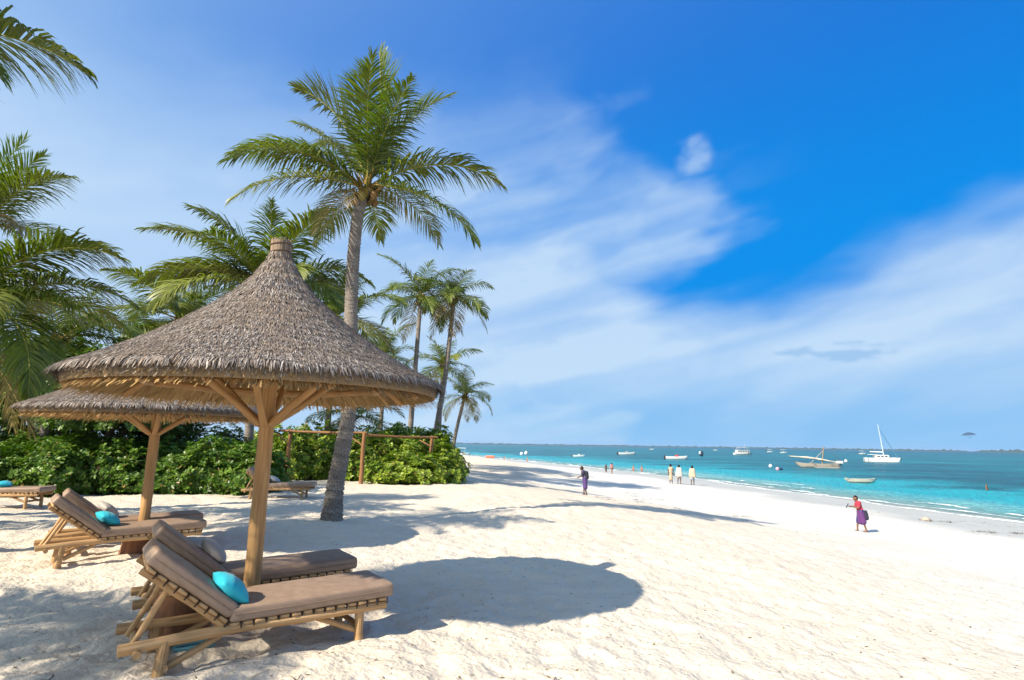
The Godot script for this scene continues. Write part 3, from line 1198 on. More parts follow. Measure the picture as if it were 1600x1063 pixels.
func trunk_mesh(pts: Array, r0: float, r1: float, sd: int, swell := 1.75, tint := Color(0.42, 0.375, 0.335)) -> ArrayMesh:
	# grey trunk with leaf scars: a ring every 9 to 12 cm
	var curve := Curve3D.new()
	for k in pts.size():
		var tan: Vector3 = Vector3.ZERO
		if k > 0 and k < pts.size() - 1:
			tan = (pts[k + 1] - pts[k - 1]) / 6.0
		curve.add_point(pts[k], -tan, tan)
	var r := RandomNumberGenerator.new()
	r.seed = sd
	var L := curve.get_baked_length()
	var g := Geo.new()
	var P := []
	var R := []
	var C := []
	var d := 0.0
	while d < L:
		var t := d / L
		var base := lerpf(r0, r1, pow(t, 0.8)) * (1.0 + (swell - 1.0) * exp(-d * 2.2))
		var step := r.randf_range(0.075, 0.115)
		var c := tint * r.randf_range(0.75, 1.12)
		P.append(curve.sample_baked(d, true))
		R.append(base * 1.045)
		C.append(c)
		P.append(curve.sample_baked(minf(d + step * 0.55, L), true))
		R.append(base * 1.0)
		C.append(c)
		P.append(curve.sample_baked(minf(d + step * 0.86, L), true))
		R.append(base * 0.915)
		C.append(c)
		d += step
	g.tube(P, R, 14, 0.022, sd, C)
	return g.mesh(M.bark)


func palm(label: String, base: Vector3, pts: Array, r0: float, r1: float, fr: Array, sd: int, dens := 1.0, nuts := 0, dead := 3, group := "coconut palms along the beach") -> Node3D:
	var o := thing("coconut_palm", label, "palm tree", base, 0.0, group)
	part("trunk", trunk_mesh(pts, r0, r1, sd), o)
	var top: Vector3 = pts[-1]
	var r := RandomNumberGenerator.new()
	r.seed = sd
	var k := 0
	for f in fr:
		# f = azimuth, starting and ending elevation, length, dryness, droop, bend
		var m := frond_mesh(f[3], f[1], f[2], sd * 100 + k, f[4] if f.size() > 4 else 0.0, dens, f[5] if f.size() > 5 else r.randf_range(0.55, 0.95), f[6] if f.size() > 6 else r.randf_range(-25, 25), r.randf_range(-0.5, 0.5))
		var q := part("frond", m, o, top + Vector3(r.randf_range(-0.05, 0.05), r.randf_range(-0.12, 0.2), r.randf_range(-0.05, 0.05)))
		q.rotation_degrees.y = f[0]
		k += 1
	# leaf sheaths and stubs round the growing point
	var g := Geo.new()
	for j in 16:
		var a := j * 2.4
		var d := Vector3(cos(a), 0, sin(a))
		g.col = Color(0.30, 0.18, 0.07).lerp(Color(0.34, 0.30, 0.06), r.randf()) * r.randf_range(0.7, 1.1)
		var y0 := r.randf_range(-0.35, 0.1)
		g.tube([top + d * r1 * 0.8 + Vector3(0, y0 - 0.1, 0), top + d * r1 * 1.5 + Vector3(0, y0 + 0.12, 0), top + d * (r1 * 1.5 + r.randf_range(0.1, 0.3)) + Vector3(0, y0 + 0.3, 0)], [0.06, 0.05, 0.02], 5)
	part("crown_shaft", g.mesh(M.bark), o)
	if nuts > 0:
		for j in nuts:
			var a := j * 1.3 + 0.4
			var ng := Geo.new()
			ng.col = Color(0.20, 0.17, 0.035) if j % 2 else Color(0.24, 0.14, 0.05)
			var pp := []
			var rr := []
			for q in 7:
				pp.append(Vector3(0, -0.12 + 0.04 * q, 0))
				rr.append(0.10 * sqrt(maxf(0.02, 1.0 - pow((q - 3.0) / 3.05, 2.0))))
			ng.tube(pp, rr, 9)
			part("coconut", ng.mesh(M.skin), o, top + Vector3(cos(a) * 0.24, -0.22 - 0.09 * (j % 3), sin(a) * 0.24))
	return o


func fan(n: int, L: float, sd: int, top := 82.0, low := -35.0, dead := 2) -> Array:
	var r := RandomNumberGenerator.new()
	r.seed = sd
	var out := []
	for k in n:
		var t := (k + 0.5) / n
		var e0 := lerpf(top, low, pow(t, 1.15)) + r.randf_range(-8, 8)
		var e1 := e0 - lerpf(45.0, 85.0, sin(t * PI)) + r.randf_range(-12, 12)
		e1 = maxf(e1, -84.0)
		var dry := 0.0
		if k >= n - dead:
			dry = r.randf_range(0.55, 1.0)
		elif t > 0.7 and r.randf() < 0.4:
			dry = r.randf_range(0.1, 0.35)
		out.append([fmod(k * 137.5 + sd * 31.0, 360.0) + r.randf_range(-14, 14), e0, e1, L * r.randf_range(0.82, 1.1) * (0.75 if k < 2 else 1.0), dry])
	return out


func build_palms() -> void:
	var V := func(x, y, z): return Vector3(x, y, z)
	# the leaning palm beside the umbrella
	var fr := [
		[178, 78, 18, 3.8, 0.0, 0.4, 5], [172, 88, 80, 3.3, 0.0, 0.3, 0], [10, 83, 97, 4.0, 0.0, 0.25, 0], [3, 72, 22, 3.4, 0.0, 0.55, 0],
		[2, 36, -46, 3.8, 0.0, 1.0, 0], [-10, -8, -64, 3.5, 0.0, 1.0, 0], [181, 42, -34, 4.0, 0.0, 0.95, 0], [168, 56, 20, 3.0, 0.0, 0.7, 0],
		[205, 34, -42, 3.4, 0.0, 1.1, 0], [214, 4, -56, 3.4, 0.2, 1.1, 0], [95, 66, 5, 3.4], [-85, 72, 30, 3.2], [62, 52, -5, 3.2], [135, 62, 0, 3.2],
		[-50, 60, 5, 3.0], [100, 22, -50, 3.0], [130, 10, -60, 2.8, 0.2], [45, 5, -62, 2.8, 0.15],
		[150, -12, -70, 2.2, 0.8], [20, -20, -75, 1.5, 1.0], [265, -25, -78, 1.4, 1.0]]
	var b := Vector3(-4.09, -0.06, -13.73)
	palm("tall leaning coconut palm rising beside the thatched umbrella's right eave", b, [V.call(0, -0.3, 0), V.call(0.05, 0.8, 0), V.call(0.16, 1.7, 0), V.call(0.25, 2.6, 0), V.call(0.2, 4.2, 0.05), V.call(0.13, 6.0, 0.05), V.call(0.16, 7.5, 0), V.call(0.33, 8.2, 0)], 0.20, 0.14, fr, 11, 1.0, 5)
	# the palm behind the umbrella
	b = Vector3(-12.0, 0, -27.0)
	fr = fan(14, 5.4, 21, 80, -30)
	fr.append([182, 45, -8, 6.8, 0.1, 0.8, 0])
	fr.append([172, 26, -22, 6.0, 0.55, 0.8, 0])
	fr.append([200, 18, -45, 5.6, 0.1, 1.0, 0])
	fr.append([5, 30, -45, 5.6])
	fr.append([-20, 10, -60, 5.2])
	palm("coconut palm whose crown shows behind the peak of the tall thatched umbrella", b, [V.call(0, -0.2, 0), V.call(-0.1, 3.0, 0), V.call(0.05, 6, 0), V.call(0.0, 9.1, 0)], 0.22, 0.16, fr, 22, 0.75, 4)
	# right of it, lower and behind
	palm("coconut palm with a low crown seen just behind the leaning palm's trunk", Vector3(-11.4, 0, -36.0), [V.call(0, -0.2, 0), V.call(0.1, 4.5, 0), V.call(0, 9.3, 0)], 0.21, 0.15, fan(16, 5.3, 31), 32, 0.65, 3)
	palm("coconut palm rising beyond the hedge between the low wide palm and the umbrella's peak", Vector3(-18.6, 0, -31.0), [V.call(0, -0.2, 0), V.call(0.2, 4, 0), V.call(0.3, 8.2, 0)], 0.2, 0.14, fan(15, 5.2, 41, 70, -30), 42, 0.7, 2)
	palm("coconut palm with drooping fronds over the dark hedge", Vector3(-16.5, 0, -20.5), [V.call(0, -0.2, 0), V.call(0.2, 3, 0), V.call(0.1, 5.2, 0)], 0.17, 0.12, fan(13, 3.9, 47, 70, -30), 48, 0.85, 2)
	# palms at the picture's edge
	fr = fan(7, 3.6, 51, 60, -40)
	fr.append_array([[0, 52, -32, 3.9, 0.0, 0.9, 0], [8, 32, -40, 3.7, 0.0, 0.9, 0], [-6, 12, -38, 3.6, 0.0, 1.0, 0], [-14, -6, -68, 2.9, 0.05, 1.0, 0], [20, 64, -10, 3.4, 0.0, 0.6, 0], [-35, 24, -60, 3.2, 0.05, 1.0, 0], [-4, -40, -62, 3.2, 0.75, 0.5, 0]])
	palm("low wide coconut palm with fronds arching over the hedge and the smaller umbrella", Vector3(-12.0, 0, -11.8), [V.call(0, -0.2, 0), V.call(0.25, 2, 0), V.call(0.35, 4.35, 0)], 0.24, 0.19, fr, 52, 1.15, 3)
	fr = fan(9, 3.0, 61, 86, -10)
	fr.append_array([[0, 70, 35, 2.6, 0.0, 0.3, 0], [15, 80, 60, 2.6, 0.0, 0.3, 0], [-10, 55, 10, 2.5, 0.0, 0.4, 0]])
	palm("upright coconut palm half out of the picture beside the low wide palm", Vector3(-13.0, 0, -13.2), [V.call(0, -0.2, 0), V.call(0.0, 3, 0), V.call(0.0, 6.6, 0)], 0.21, 0.16, fr, 62, 1.1, 3)
	fr = fan(12, 3.0, 71, 75, -30)
	fr.append_array([[6, 26, -42, 3.9, 0.0, 1.0, 0], [-14, -12, -50, 3.0, 0.1, 0.9, 0]])
	palm("coconut palm outside the picture whose frond tips hang into the sky above the low palm", Vector3(-11.2, 0, -7.1), [V.call(0, -0.2, 0), V.call(0.1, 3, -0.2), V.call(0.8, 7.35, -0.6)], 0.2, 0.15, fr, 72, 1.1, 3)
	palm("coconut palm outside the picture that dapples the sand beside the near lounger", Vector3(-9.9, 0, -0.9), [V.call(0, -0.2, 0), V.call(0.1, 2, -0.2), V.call(0.6, 5.1, -0.6)], 0.2, 0.15, fan(17, 3.2, 81, 60, -40), 82, 1.0, 3)
	# palms further along the beach
	palm("slim coconut palm standing straight behind the pole fence", Vector3(-6.35, 0, -38.0), [V.call(-0.25, -0.2, 0), V.call(-0.15, 4, 0), V.call(0.0, 8, 0), V.call(0.1, 11.5, 0)], 0.20, 0.13, fan(18, 3.8, 91, 78, -35), 92, 0.6, 3)
	palm("slim coconut palm leaning towards the sea past the end of the pole fence", Vector3(-5.25, 0, -39.5), [V.call(-0.2, -0.2, 0), V.call(0.25, 3, 0), V.call(0.75, 7, 0), V.call(1.1, 11.9, 0)], 0.22, 0.14, fan(17, 3.5, 101, 86, -45, 4), 102, 0.6, 3)
	palm("small palm low behind the two slim palms", Vector3(-5.9, 0, -47.5), [V.call(0, -0.2, 0), V.call(0.1, 4, 0), V.call(0.2, 8.0, 0)], 0.19, 0.13, fan(17, 3.6, 111), 112, 0.5, 2)
	palm("last palm of the row, leaning over the beach beside the water", Vector3(-5.1, -0.1, -50.5), [V.call(0, -0.2, 0), V.call(0.3, 2.5, 0), V.call(1.05, 6.0, 0)], 0.19, 0.13, fan(17, 3.3, 121, 75, -45, 4), 122, 0.5, 2)
	palm("palm crown showing between the leaning palm and the slim palms", Vector3(-9.8, 0, -43.5), [V.call(0, -0.2, 0), V.call(0.1, 4, 0), V.call(0.1, 8.2, 0)], 0.19, 0.13, fan(16, 3.5, 131), 132, 0.5, 2)
	palm("yellowing low palm behind the bright bushes and the pole fence", Vector3(-9.3, 0, -33.5), [V.call(0, -0.2, 0), V.call(0.1, 1.5, 0), V.call(0.1, 3.2, 0)], 0.17, 0.13, fan(15, 3.3, 141, 75, -25, 3), 142, 0.6, 0)


# ---------------------------------------------------------------- bushes and trees
func foliage_mesh(size: Vector3, rosettes: int, leaf: float, sd: int, a: Color, b: Color) -> ArrayMesh:
	# rosettes of rounded leaves at the twig ends of an uneven dome
	var r := RandomNumberGenerator.new()
	r.seed = sd
	var g := Geo.new()
	var nz := noise(0.9, sd, 3)
	for k in rosettes:
		var d := Vector3(r.randf_range(-1, 1), r.randf_range(-0.25, 1), r.randf_range(-1, 1)).normalized()
		var rad := (1.0 + 0.45 * nz.get_noise_3dv(d * 1.6)) * pow(r.randf_range(0.25, 1.0), 0.33)
		var p := Vector3(d.x * size.x * 0.5, maxf(0.06, d.y) * size.y, d.z * size.z * 0.5) * rad
		if d.y < 0.15:
			p.y = r.randf_range(0.05, 0.45) * size.y
		var out := (d + Vector3.UP * 0.55 + Vector3(r.randf_range(-1, 1), 0, r.randf_range(-1, 1)) * 0.35).normalized()
		var s := out.cross(Vector3(0.3, 0.2, 1.0)).normalized()
		var u := s.cross(out)
		var tone := a.lerp(b, clampf(0.45 + 0.9 * nz.get_noise_3dv(p * 2.0) + r.randf_range(-0.25, 0.25), 0.0, 1.0))
		var cnt := 6 + r.randi() % 3
		for j in cnt:
			var th := TAU * j / cnt + r.randf_range(-0.3, 0.3)
			var l := (s * cos(th) + u * sin(th) + out * r.randf_range(0.1, 0.85)).normalized()
			var w := l.cross(out).normalized()
			var L := leaf * r.randf_range(0.7, 1.2)
			var ww := L * r.randf_range(0.2, 0.28)
			var nn := w.cross(l).normalized()
			if nn.dot(out) < 0:
				nn = -nn
			g.col = tone * r.randf_range(0.75, 1.25)
			if r.randf() < 0.03:
				g.col = Color(0.25, 0.17, 0.05)
			var tip := p + l * L - out * L * 0.18
			var m := p + l * L * 0.62
			var i0 := g.vert(p + l * L * 0.1, nn)
			g.vert(m + w * ww, (nn + w * 0.35).normalized())
			g.vert(tip, nn)
			g.vert(m - w * ww, (nn - w * 0.35).normalized())
			g.face(i0, i0 + 1, i0 + 2)
			g.face(i0, i0 + 2, i0 + 3)
	return g.mesh(M.leaf)


func stems_mesh(size: Vector3, sd: int) -> ArrayMesh:
	var r := RandomNumberGenerator.new()
	r.seed = sd
	var g := Geo.new()
	for k in 9:
		var e := Vector3(r.randf_range(-0.4, 0.4) * size.x, size.y * r.randf_range(0.5, 0.85), r.randf_range(-0.4, 0.4) * size.z)
		g.col = Color(0.16, 0.11, 0.07) * r.randf_range(0.7, 1.2)
		g.tube([Vector3(e.x * 0.15, -0.1, e.z * 0.15), Vector3(e.x * 0.5, e.y * 0.4, e.z * 0.5), e], [0.03, 0.022, 0.01], 5)
	return g.mesh(M.bark)


func build_bushes() -> void:
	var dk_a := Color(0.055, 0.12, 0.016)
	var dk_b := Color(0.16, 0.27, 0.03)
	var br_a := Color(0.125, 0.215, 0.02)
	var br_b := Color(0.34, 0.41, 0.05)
	var kinds := {"dark": [], "bright": [], "tall": []}
	for k in 4:
		var sz := Vector3(2.5, 1.65, 2.2)
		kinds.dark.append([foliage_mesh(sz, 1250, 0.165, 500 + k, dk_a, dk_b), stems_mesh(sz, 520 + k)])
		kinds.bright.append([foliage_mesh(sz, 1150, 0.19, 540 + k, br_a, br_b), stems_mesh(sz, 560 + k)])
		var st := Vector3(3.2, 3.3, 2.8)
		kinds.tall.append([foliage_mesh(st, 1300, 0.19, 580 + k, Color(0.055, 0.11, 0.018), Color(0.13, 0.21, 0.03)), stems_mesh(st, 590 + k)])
	var labels := {
		"dark": ["hedge_shrub", "dense dark green hedge shrub behind the umbrella near the hedge", "shrubs of the dark hedge"],
		"bright": ["beach_shrub", "bright green beach shrub with rounded leaves along the pole fence", "bright beach shrubs"],
		"tall": ["tall_shrub", "tall shadowy shrub growing behind the dark hedge", "tall shrubs behind the hedge"]}
	var spots := []
	for k in 10:
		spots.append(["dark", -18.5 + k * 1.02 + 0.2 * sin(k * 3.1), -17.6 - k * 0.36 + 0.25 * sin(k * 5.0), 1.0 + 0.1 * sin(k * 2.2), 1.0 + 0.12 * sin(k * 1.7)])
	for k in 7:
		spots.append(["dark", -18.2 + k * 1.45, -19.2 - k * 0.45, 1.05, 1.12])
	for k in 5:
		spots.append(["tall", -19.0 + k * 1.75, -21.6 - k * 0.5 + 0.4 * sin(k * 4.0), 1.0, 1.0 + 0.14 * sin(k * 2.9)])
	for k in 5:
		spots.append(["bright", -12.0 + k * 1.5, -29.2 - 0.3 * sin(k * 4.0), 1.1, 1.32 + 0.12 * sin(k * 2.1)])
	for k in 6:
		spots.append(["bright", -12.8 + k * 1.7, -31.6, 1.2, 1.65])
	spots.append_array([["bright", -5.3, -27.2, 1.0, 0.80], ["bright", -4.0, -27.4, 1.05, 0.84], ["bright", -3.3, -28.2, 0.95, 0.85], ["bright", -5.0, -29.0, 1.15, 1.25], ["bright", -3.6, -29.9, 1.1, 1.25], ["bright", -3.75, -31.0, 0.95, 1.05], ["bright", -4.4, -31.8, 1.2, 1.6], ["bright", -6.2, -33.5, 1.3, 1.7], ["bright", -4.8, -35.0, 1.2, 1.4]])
	var proto := {}
	for k in spots.size():
		var s: Array = spots[k]
		var kd: String = s[0]
		var v := k % 4
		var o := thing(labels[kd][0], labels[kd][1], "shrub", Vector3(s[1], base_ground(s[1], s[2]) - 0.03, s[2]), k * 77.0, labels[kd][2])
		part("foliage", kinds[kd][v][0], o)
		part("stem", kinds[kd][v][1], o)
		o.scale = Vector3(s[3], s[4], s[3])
	# broad-leaved trees behind the hedge
	for t in [[-14.2, -20.6, 1.0, "broad leaved tree with glossy dark leaves rising behind the hedge"], [-19.0, -24.0, 1.15, "large shadowy broad leaved tree at the far end of the hedge"]]:
		var o := thing("broadleaf_tree", t[3], "tree", Vector3(t[0], 0.05, t[1]), 40.0 * t[2])
		o.scale = Vector3.ONE * float(t[2])
		part("trunk", log_geo(Vector3(0, -0.2, 0), Vector3(0.2, 3.6, 0.1), 0.16, 0.08, 71, Color(0.17, 0.13, 0.10), 0.03).mesh(M.bark), o)
		for k in 5:
			var a := k * 1.26
			part("limb", log_geo(Vector3(0.1, 1.6 + 0.3 * k, 0), Vector3(cos(a) * 1.3, 3.2 + 0.35 * k, sin(a) * 1.3), 0.07, 0.03, 73 + k, Color(0.17, 0.13, 0.10), 0.05).mesh(M.bark), o)
		var cr := part("crown", foliage_mesh(Vector3(4.4, 3.4, 4.2), 2400, 0.2, 600, Color(0.055, 0.11, 0.018), Color(0.14, 0.23, 0.035)), o, Vector3(0.1, 1.9, 0))
		cr.position = Vector3(0.1, 1.9, 0)


func build_fence() -> void:
	var wood := Color(0.33, 0.17, 0.08)
	var o := thing("pole_fence", "rustic brown pole fence with one long rail running through the bright bushes", "fence", Vector3(-6.55, 0, -26.0))
	var posts := [Vector3(-3.75, 0, -1.2), Vector3(0, 0, 0), Vector3(2.72, 0, -2.2)]
	for k in 3:
		var p: Vector3 = posts[k]
		part("post", log_geo(p + Vector3(0, -0.2, 0), p + Vector3(0.05, 2.35 - 0.1 * k, 0), 0.10, 0.085, 81 + k, wood).mesh(M.wood), o)
		part("brace", log_geo(p + Vector3(-0.55, 2.12 - 0.1 * k, 0), p + Vector3(0.0, 1.65, 0.05), 0.035, 0.03, 86 + k, wood).mesh(M.wood), o)
	part("rail", log_geo(posts[0] + Vector3(-0.5, 2.28, 0), posts[1] + Vector3(0.15, 2.22, 0.03), 0.055, 0.05, 91, wood * 0.9).mesh(M.wood), o)
	part("rail", log_geo(posts[1] + Vector3(0, 2.12, -0.06), posts[2] + Vector3(0.3, 2.08, 0), 0.055, 0.05, 92, wood * 0.9).mesh(M.wood), o)


# ---------------------------------------------------------------- boats
func hull(L: float, beam: float, h: float, sheer: float, stern: float, c: Color, bottom: Color, draft := 0.2, thick := 0.05, double := false) -> Geo:
	# an open hull along x, bow at +x, keel line at -draft
	var g := Geo.new()
	var NS := 15
	var NR := 7
	for side in [1.0, -1.0]:
		for layer in 2:
			var first := g.v.size()
			for k in NS:
				var t := float(k) / (NS - 1)
				var x := (t - 0.5) * L
				var w := beam * 0.5 * (1.0 - pow(maxf(0.0, t - 0.35) / 0.65, 2.4)) * lerpf(stern, 1.0, smoothstep(0.0, 0.35, t))
				var top := h + sheer * pow(t, 3.0) * h + 0.25 * sheer * h * pow(1.0 - t, 3.0)
				var keel := -draft + (draft + h * 0.25) * pow(maxf(0.0, t - 0.75) / 0.25, 2.0)
				if double:
					var tt := absf(t * 2.0 - 1.0)
					w = beam * 0.5 * (1.0 - pow(tt, 2.6))
					top = h * (1.0 + sheer * tt * tt * tt)
					keel = -draft + (draft + h * 0.55) * pow(maxf(0.0, tt - 0.55) / 0.45, 2.0)
				for j in NR:
					var q := float(j) / (NR - 1)
					var zz := w * pow(sin(q * PI * 0.5), 0.65)
					var y := lerpf(keel, top, 1.0 - cos(q * PI * 0.5) if q < 1.0 else 1.0)
					if layer == 1:
						zz = maxf(0.0, zz - thick)
						y = maxf(y, keel + thick) if j < NR - 1 else y
					g.col = bottom if y < 0.12 * h else c
					g.vert(Vector3(x * (0.88 + 0.12 * q), y, zz * side), Vector3(0, 0, side), Vector2(t * 4.0, q))
			for k in NS - 1:
				for j in NR - 1:
					var a := first + k * NR + j
					if (side > 0) == (layer == 0):
						g.face(a, a + NR, a + NR + 1)
						g.face(a, a + NR + 1, a + 1)
					else:
						g.face(a, a + NR + 1, a + NR)
						g.face(a, a + 1, a + NR + 1)
		# transom
	var zt := beam * 0.5 * stern
	g.col = c
	if double:
		g.renormal()
		return g
	g.quad(Vector3(-L * 0.44, -draft, 0), Vector3(-L * 0.5, -draft * 0.2, zt * 0.8), Vector3(-L * 0.5, h * (1.0 + 0.25 * sheer), zt), Vector3(-L * 0.5, h * (1.0 + 0.25 * sheer), 0))
	g.quad(Vector3(-L * 0.5, h * (1.0 + 0.25 * sheer), 0), Vector3(-L * 0.5, h * (1.0 + 0.25 * sheer), -zt), Vector3(-L * 0.5, -draft * 0.2, -zt * 0.8), Vector3(-L * 0.5, -draft, 0))
	g.renormal()
	return g


func pole(a: Vector3, b: Vector3, r0: float, r1: float, c: Color) -> Geo:
	var g := Geo.new()
	g.col = c
	g.tube([a, a.lerp(b, 0.5), b], [r0, (r0 + r1) * 0.5, r1], 7)
	return g


func block(lo: Vector3, hi: Vector3, c: Color, rad := 0.08) -> Geo:
	var g := Geo.new()
	g.col = c
	g.puff(hi - lo, minf(rad, (hi - lo)[(hi - lo).min_axis_index()] * 0.45), 4)
	var m := (lo + hi) * 0.5
	for k in g.v.size():
		g.v[k] += m
	return g


func motorboat(called: String, label: String, at: Vector3, turn: float, L: float, c: Color, canopy: bool, trim: Color) -> void:
	var o := thing(called, label, "boat", at, turn, "boats on the water")
	var h := L * 0.11
	var B := L * 0.3
	part("hull", hull(L, B, h, 0.5, 0.85, c, c, 0.25).mesh(M.paint), o)
	part("deck", block(Vector3(L * 0.08, h * 0.62, -B * 0.3), Vector3(L * 0.36, h * 0.98, B * 0.3), c, 0.1).mesh(M.paint), o)
	part("console", block(Vector3(-L * 0.08, h * 0.4, -B * 0.16), Vector3(L * 0.06, h * 1.7, B * 0.16), trim, 0.06).mesh(M.paint), o)
	part("seat", block(Vector3(-L * 0.3, h * 0.4, -B * 0.28), Vector3(-L * 0.2, h * 1.0, B * 0.28), c * 0.85, 0.05).mesh(M.paint), o)
	part("outboard_motor", block(Vector3(-L * 0.56, -h * 0.3, -B * 0.1), Vector3(-L * 0.495, h * 1.55, B * 0.1), Color(0.03, 0.03, 0.035), 0.06).mesh(M.paint), o)
	if canopy:
		for s in [-1.0, 1.0]:
			part("canopy_pole", pole(Vector3(-L * 0.22, h * 0.8, B * 0.34 * s), Vector3(-L * 0.22, h * 3.6, B * 0.34 * s), 0.03, 0.03, Color(0.6, 0.6, 0.6)).mesh(M.paint), o)
			part("canopy_pole", pole(Vector3(L * 0.14, h * 0.8, B * 0.34 * s), Vector3(L * 0.14, h * 3.6, B * 0.34 * s), 0.03, 0.03, Color(0.6, 0.6, 0.6)).mesh(M.paint), o)
		part("canopy", block(Vector3(-L * 0.32, h * 3.55, -B * 0.42), Vector3(L * 0.2, h * 3.85, B * 0.42), Color(0.8, 0.8, 0.8), 0.08).mesh(M.paint), o)


func float_body(called: String, label: String, category: String, at: Vector3, shapes: Array, group := "") -> void:
	# shapes: [part name, centre, size, colour]
	var o := thing(called, label, category, at, 0.0, group)
	for s in shapes:
		var g := Geo.new()
		g.col = s[3]
		var sz: Vector3 = s[2]
		g.puff(sz, sz[sz.min_axis_index()] * 0.48, 8)
		part(s[0], g.mesh(M.paint), o, s[1])


func build_boats() -> void:
	var wy := WATER_Y
	var grey := Color(0.34, 0.30, 0.26)
	var white := Color(0.78, 0.78, 0.76)
	# outrigger sailing boat with lowered yard
	var o := thing("outrigger_sailboat", "weathered wooden outrigger sailboat with lowered yard and leaning short mast", "sailboat", Vector3(68.07, wy, -129.65), -8.0, "boats on the water")
	part("hull", hull(10.0, 1.1, 0.85, 0.5, 0.4, grey, Color(0.12, 0.09, 0.07), 0.25, 0.05, true).mesh(M.matte), o)
	part("mast", pole(Vector3(0.6, 0.2, 0), Vector3(1.3, 4.6, 0), 0.14, 0.10, Color(0.38, 0.27, 0.16)).mesh(M.wood), o)
	part("mast_crutch", pole(Vector3(-2.2, 0.5, 0.2), Vector3(1.1, 3.7, 0.05), 0.07, 0.06, grey * 1.3).mesh(M.wood), o)
	var yd := Geo.new()
	var pts := []
	var rads := []
	var cols := []
	for k in 13:
		var t := k / 12.0
		pts.append(Vector3(lerpf(-6.0, 4.2, t), lerpf(2.35, 1.05, t) + 0.25 * sin(t * PI), 0.25))
		rads.append(0.08 + 0.17 * sin(clampf(t * 1.1, 0, 1) * PI) * (1.0 + 0.25 * sin(k * 2.0)))
		cols.append(Color(0.62, 0.58, 0.5) * (0.85 + 0.2 * sin(k * 3.0)))
	yd.tube(pts, rads, 8, 0.08, 3, cols)
	part("furled_sail", yd.mesh(M.matte), o)
	part("yard", pole(Vector3(-6.3, 2.5, 0.1), Vector3(5.2, 1.2, 0.1), 0.07, 0.05, Color(0.35, 0.25, 0.15)).mesh(M.wood), o)
	for s in [-1.0, 1.0]:
		part("outrigger_float", hull(6.0, 0.3, 0.25, 0.3, 0.5, grey * 1.1, grey * 1.1, 0.12, 0.03, true).mesh(M.matte), o, Vector3(0.8, 0, 2.6 * s))
	for x in [-1.2, 2.4]:
		part("outrigger_arm", pole(Vector3(x, 0.9, -2.6), Vector3(x, 0.9, 2.6), 0.07, 0.07, grey).mesh(M.wood), o)
	part("bow_gear", block(Vector3(3.6, 0.9, -0.4), Vector3(5.0, 1.5, 0.4), white * 0.8, 0.15).mesh(M.matte), o)
	var stay := Geo.new()
	stay.col = Color(0.1, 0.09, 0.08)
	stay.tube([Vector3(1.3, 4.6, 0), Vector3(5.0, 1.3, 0)], [0.03, 0.03], 5)
	part("stay", stay.mesh(M.matte), o)

	# catamaran
	o = thing("sailing_catamaran", "white sailing catamaran with bare mast and furled blue jib", "catamaran", Vector3(128.26, wy, -202.03), -14.0, "boats on the water")
	for s in [-1.0, 1.0]:
		part("hull", hull(10.4, 1.3, 1.25, 0.25, 0.75, white, white, 0.3).mesh(M.paint), o, Vector3(0, 0, 2.1 * s))
	part("bridge_deck", block(Vector3(-4.2, 0.7, -2.2), Vector3(2.6, 1.3, 2.2), white, 0.15).mesh(M.paint), o)
	part("cabin", block(Vector3(-2.6, 1.2, -1.8), Vector3(1.6, 2.35, 1.8), white, 0.35).mesh(M.paint), o)
	for k in 3:
		part("cabin_window", block(Vector3(-2.2 + k * 1.15, 1.6, 1.72), Vector3(-1.35 + k * 1.15, 2.05, 1.86), Color(0.03, 0.04, 0.05), 0.04).mesh(M.paint), o)
	part("cockpit_roof", block(Vector3(-4.3, 2.35, -1.7), Vector3(-1.8, 2.5, 1.7), white, 0.06).mesh(M.paint), o)
	part("mast", pole(Vector3(0.4, 2.2, 0), Vector3(-0.5, 12.8, 0), 0.11, 0.07, Color(0.72, 0.74, 0.76)).mesh(M.paint), o)
	part("boom", pole(Vector3(0.3, 3.3, 0), Vector3(-3.8, 3.4, 0), 0.16, 0.13, white).mesh(M.paint), o)
	part("furled_jib", pole(Vector3(4.6, 1.4, 0), Vector3(-0.2, 11.2, 0), 0.15, 0.08, Color(0.05, 0.22, 0.33)).mesh(M.cloth), o)

	# wooden canoe
	o = thing("wooden_canoe", "small weathered grey rowing canoe floating alone close to the beach", "canoe", Vector3(44.06, wy, -74.23), -4.0, "boats on the water")
	part("hull", hull(4.0, 0.95, 0.42, 0.35, 0.45, Color(0.46, 0.44, 0.38), Color(0.06, 0.055, 0.05), 0.2, 0.05, true).mesh(M.matte), o)
	for k in 3:
		part("thwart", block(Vector3(-1.2 + k * 1.0, 0.3, -0.4), Vector3(-1.0 + k * 1.0, 0.35, 0.4), Color(0.3, 0.25, 0.2), 0.02).mesh(M.wood), o)
	part("gunwale", pole(Vector3(-1.9, 0.45, 0.3), Vector3(1.3, 0.45, 0.4), 0.03, 0.03, Color(0.5, 0.48, 0.42)).mesh(M.wood), o)

	# passenger boat
	o = thing("passenger_boat", "white flat passenger boat with open upper deck far out on the water", "boat", Vector3(136.75, wy, -343.74), 4.0, "boats on the water")
	part("hull", hull(11.0, 4.0, 1.1, 0.2, 0.9, white, white, 0.3).mesh(M.paint), o)
	part("cabin", block(Vector3(-4.4, 1.0, -1.7), Vector3(3.0, 2.5, 1.7), white, 0.12).mesh(M.paint), o)
	for k in 5:
		part("cabin_window", block(Vector3(-4.0 + k * 1.4, 1.5, 1.62), Vector3(-3.0 + k * 1.4, 2.2, 1.76), Color(0.04, 0.05, 0.06), 0.04).mesh(M.paint), o)
	part("upper_deck", block(Vector3(-4.6, 2.55, -1.9), Vector3(3.4, 2.7, 1.9), white, 0.05).mesh(M.paint), o)
